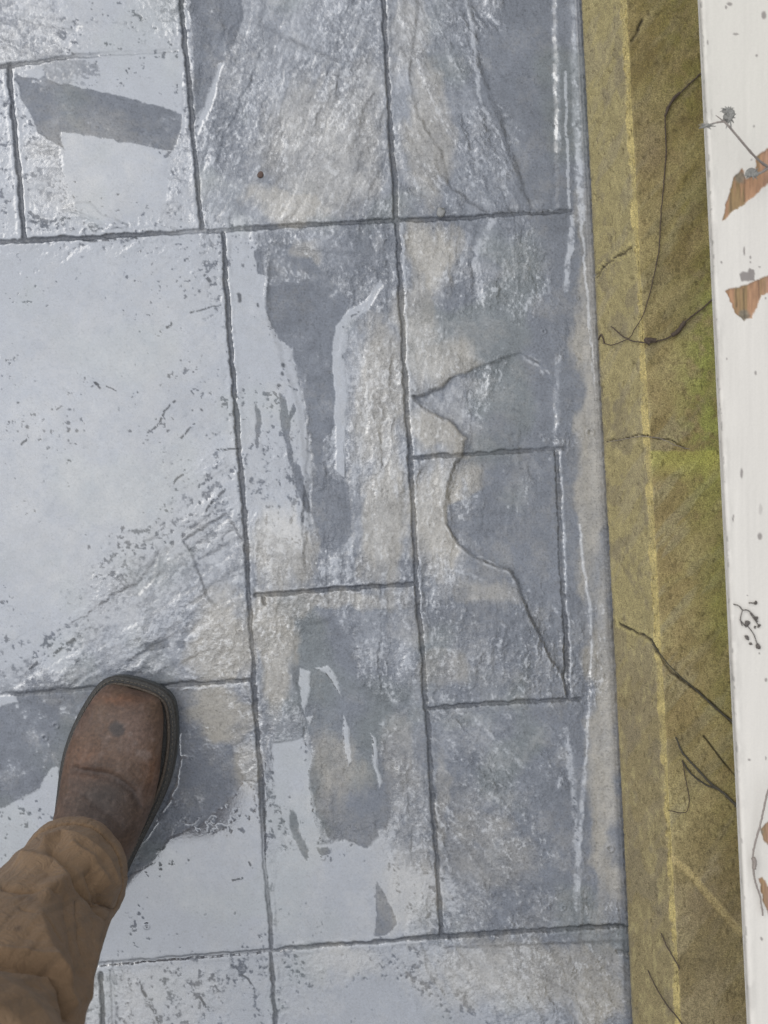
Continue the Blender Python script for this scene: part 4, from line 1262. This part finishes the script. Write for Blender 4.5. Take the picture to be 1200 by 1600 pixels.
disp = disp - 0.170 * leg_line([(-20, 1508), (40, 1512), (78, 1520), (92, 1545), (104, 1590)], 5) * (ZI > .44) * fr
for pts, a_, w_ in (([(86, 1338), (108, 1364), (134, 1388), (158, 1414)], .07, 2.6), ([(140, 1360), (160, 1396), (174, 1420)], .07, 2.6), ([(0, 1388), (40, 1391), (88, 1397)], .035, 2.4),
                    ([(60, 1312), (96, 1308), (132, 1322), (160, 1348), (178, 1384)], .03, 2.2), ([(0, 1502), (40, 1506), (76, 1515), (94, 1542), (106, 1590)], .07, 3),
                    ([(118, 1406), (124, 1460), (134, 1510)], .03, 2.4), ([(30, 1420), (70, 1440), (96, 1470)], .025, 2.2)):
    disp = disp - a_ * leg_line(pts, w_) * fr
# spread the fold map along the seam of the hem
ridge = np.exp(-((ZI - .160) / .0016) ** 2)
disp = disp - .05 * ridge + .018 * (ZI < .160)
bunch = .004 * np.sin(TH * 46 + 8 * f1) * np.exp(-((ZI - .158) / .006) ** 2)
disp = disp + bunch
fz = S * (1 - ZI / H)
LXX = (CU + RU * (1 + disp) * np.cos(TH) - 600) * fz - per.location.x
LYY = (800 - CV + RV * (1 + disp) * np.sin(TH)) * fz - per.location.y
LZZ = ZI + .010 * np.sin(TH - 2.2) * np.exp(-((ZI - .135) / .05) ** 2) + .004 * (f1 - .5)
fab = srgb(129, 104, 78); fab_l = srgb(146, 119, 90); fab_d = srgb(96, 79, 61)
cl = np.zeros(uu0.shape + (3,)) + fab
m = sst(.45, .62, f1)[..., None]; cl = cl * (1 - .5 * m) + fab_l * .5 * m
m = sst(.56, .7, f2)[..., None]; cl = cl * (1 - .3 * m) + fab_d * .3 * m
m = ((1 - sst(.150, .153, ZI)) * .35)[..., None]; cl = cl * (1 - m) + srgb(128, 102, 76) * m
m = (ridge * (np.sin(TH * 120) > -.2) * .7)[..., None]; cl = cl * (1 - m) + srgb(62, 48, 38) * m
for (cu, cv_, r_) in ((26, 1454, 5), (47, 1407, 7), (30, 1452, 3)):
    m = (np.exp(-(np.hypot(uu0 - cu, vv0 - cv_) / r_) ** 2) * .5 * fr * low)[..., None]; cl = cl * (1 - m) + srgb(66, 50, 40) * m
m_trs, N, L, Pt = attr_mat('brown_canvas', rough=.92, scale=1100, amt=.16, bump=.7, dist=.0007, fiber=(1, 1, .35))
Pt.inputs['Sheen Weight'].default_value = .1
bn = [n_ for n_ in N if n_.type == 'BUMP'][0]
tw = N.new('ShaderNodeTexCoord'); nw = N.new('ShaderNodeTexNoise'); nw.inputs['Scale'].default_value = 55; nw.inputs['Detail'].default_value = 9
nw.inputs['Roughness'].default_value = .62; nw.inputs['Distortion'].default_value = .9
L.new(tw.outputs['Object'], nw.inputs['Vector'])
b2_ = N.new('ShaderNodeBump'); b2_.inputs['Strength'].default_value = .6; b2_.inputs['Distance'].default_value = .010
L.new(nw.outputs['Fac'], b2_.inputs['Height']); L.new(bn.outputs[0], b2_.inputs['Normal']); L.new(b2_.outputs[0], Pt.inputs['Normal'])
tro = grid_mesh('trousers', LXX, LYY, LZZ, {}, m_trs, parent=per, cols={'tint': cl})
tro['label'] = 'creased brown canvas trouser leg bunched over the boot'
sm = tro.modifiers.new('cloth', 'SOLIDIFY'); sm.thickness = .0018; sm.offset = -1
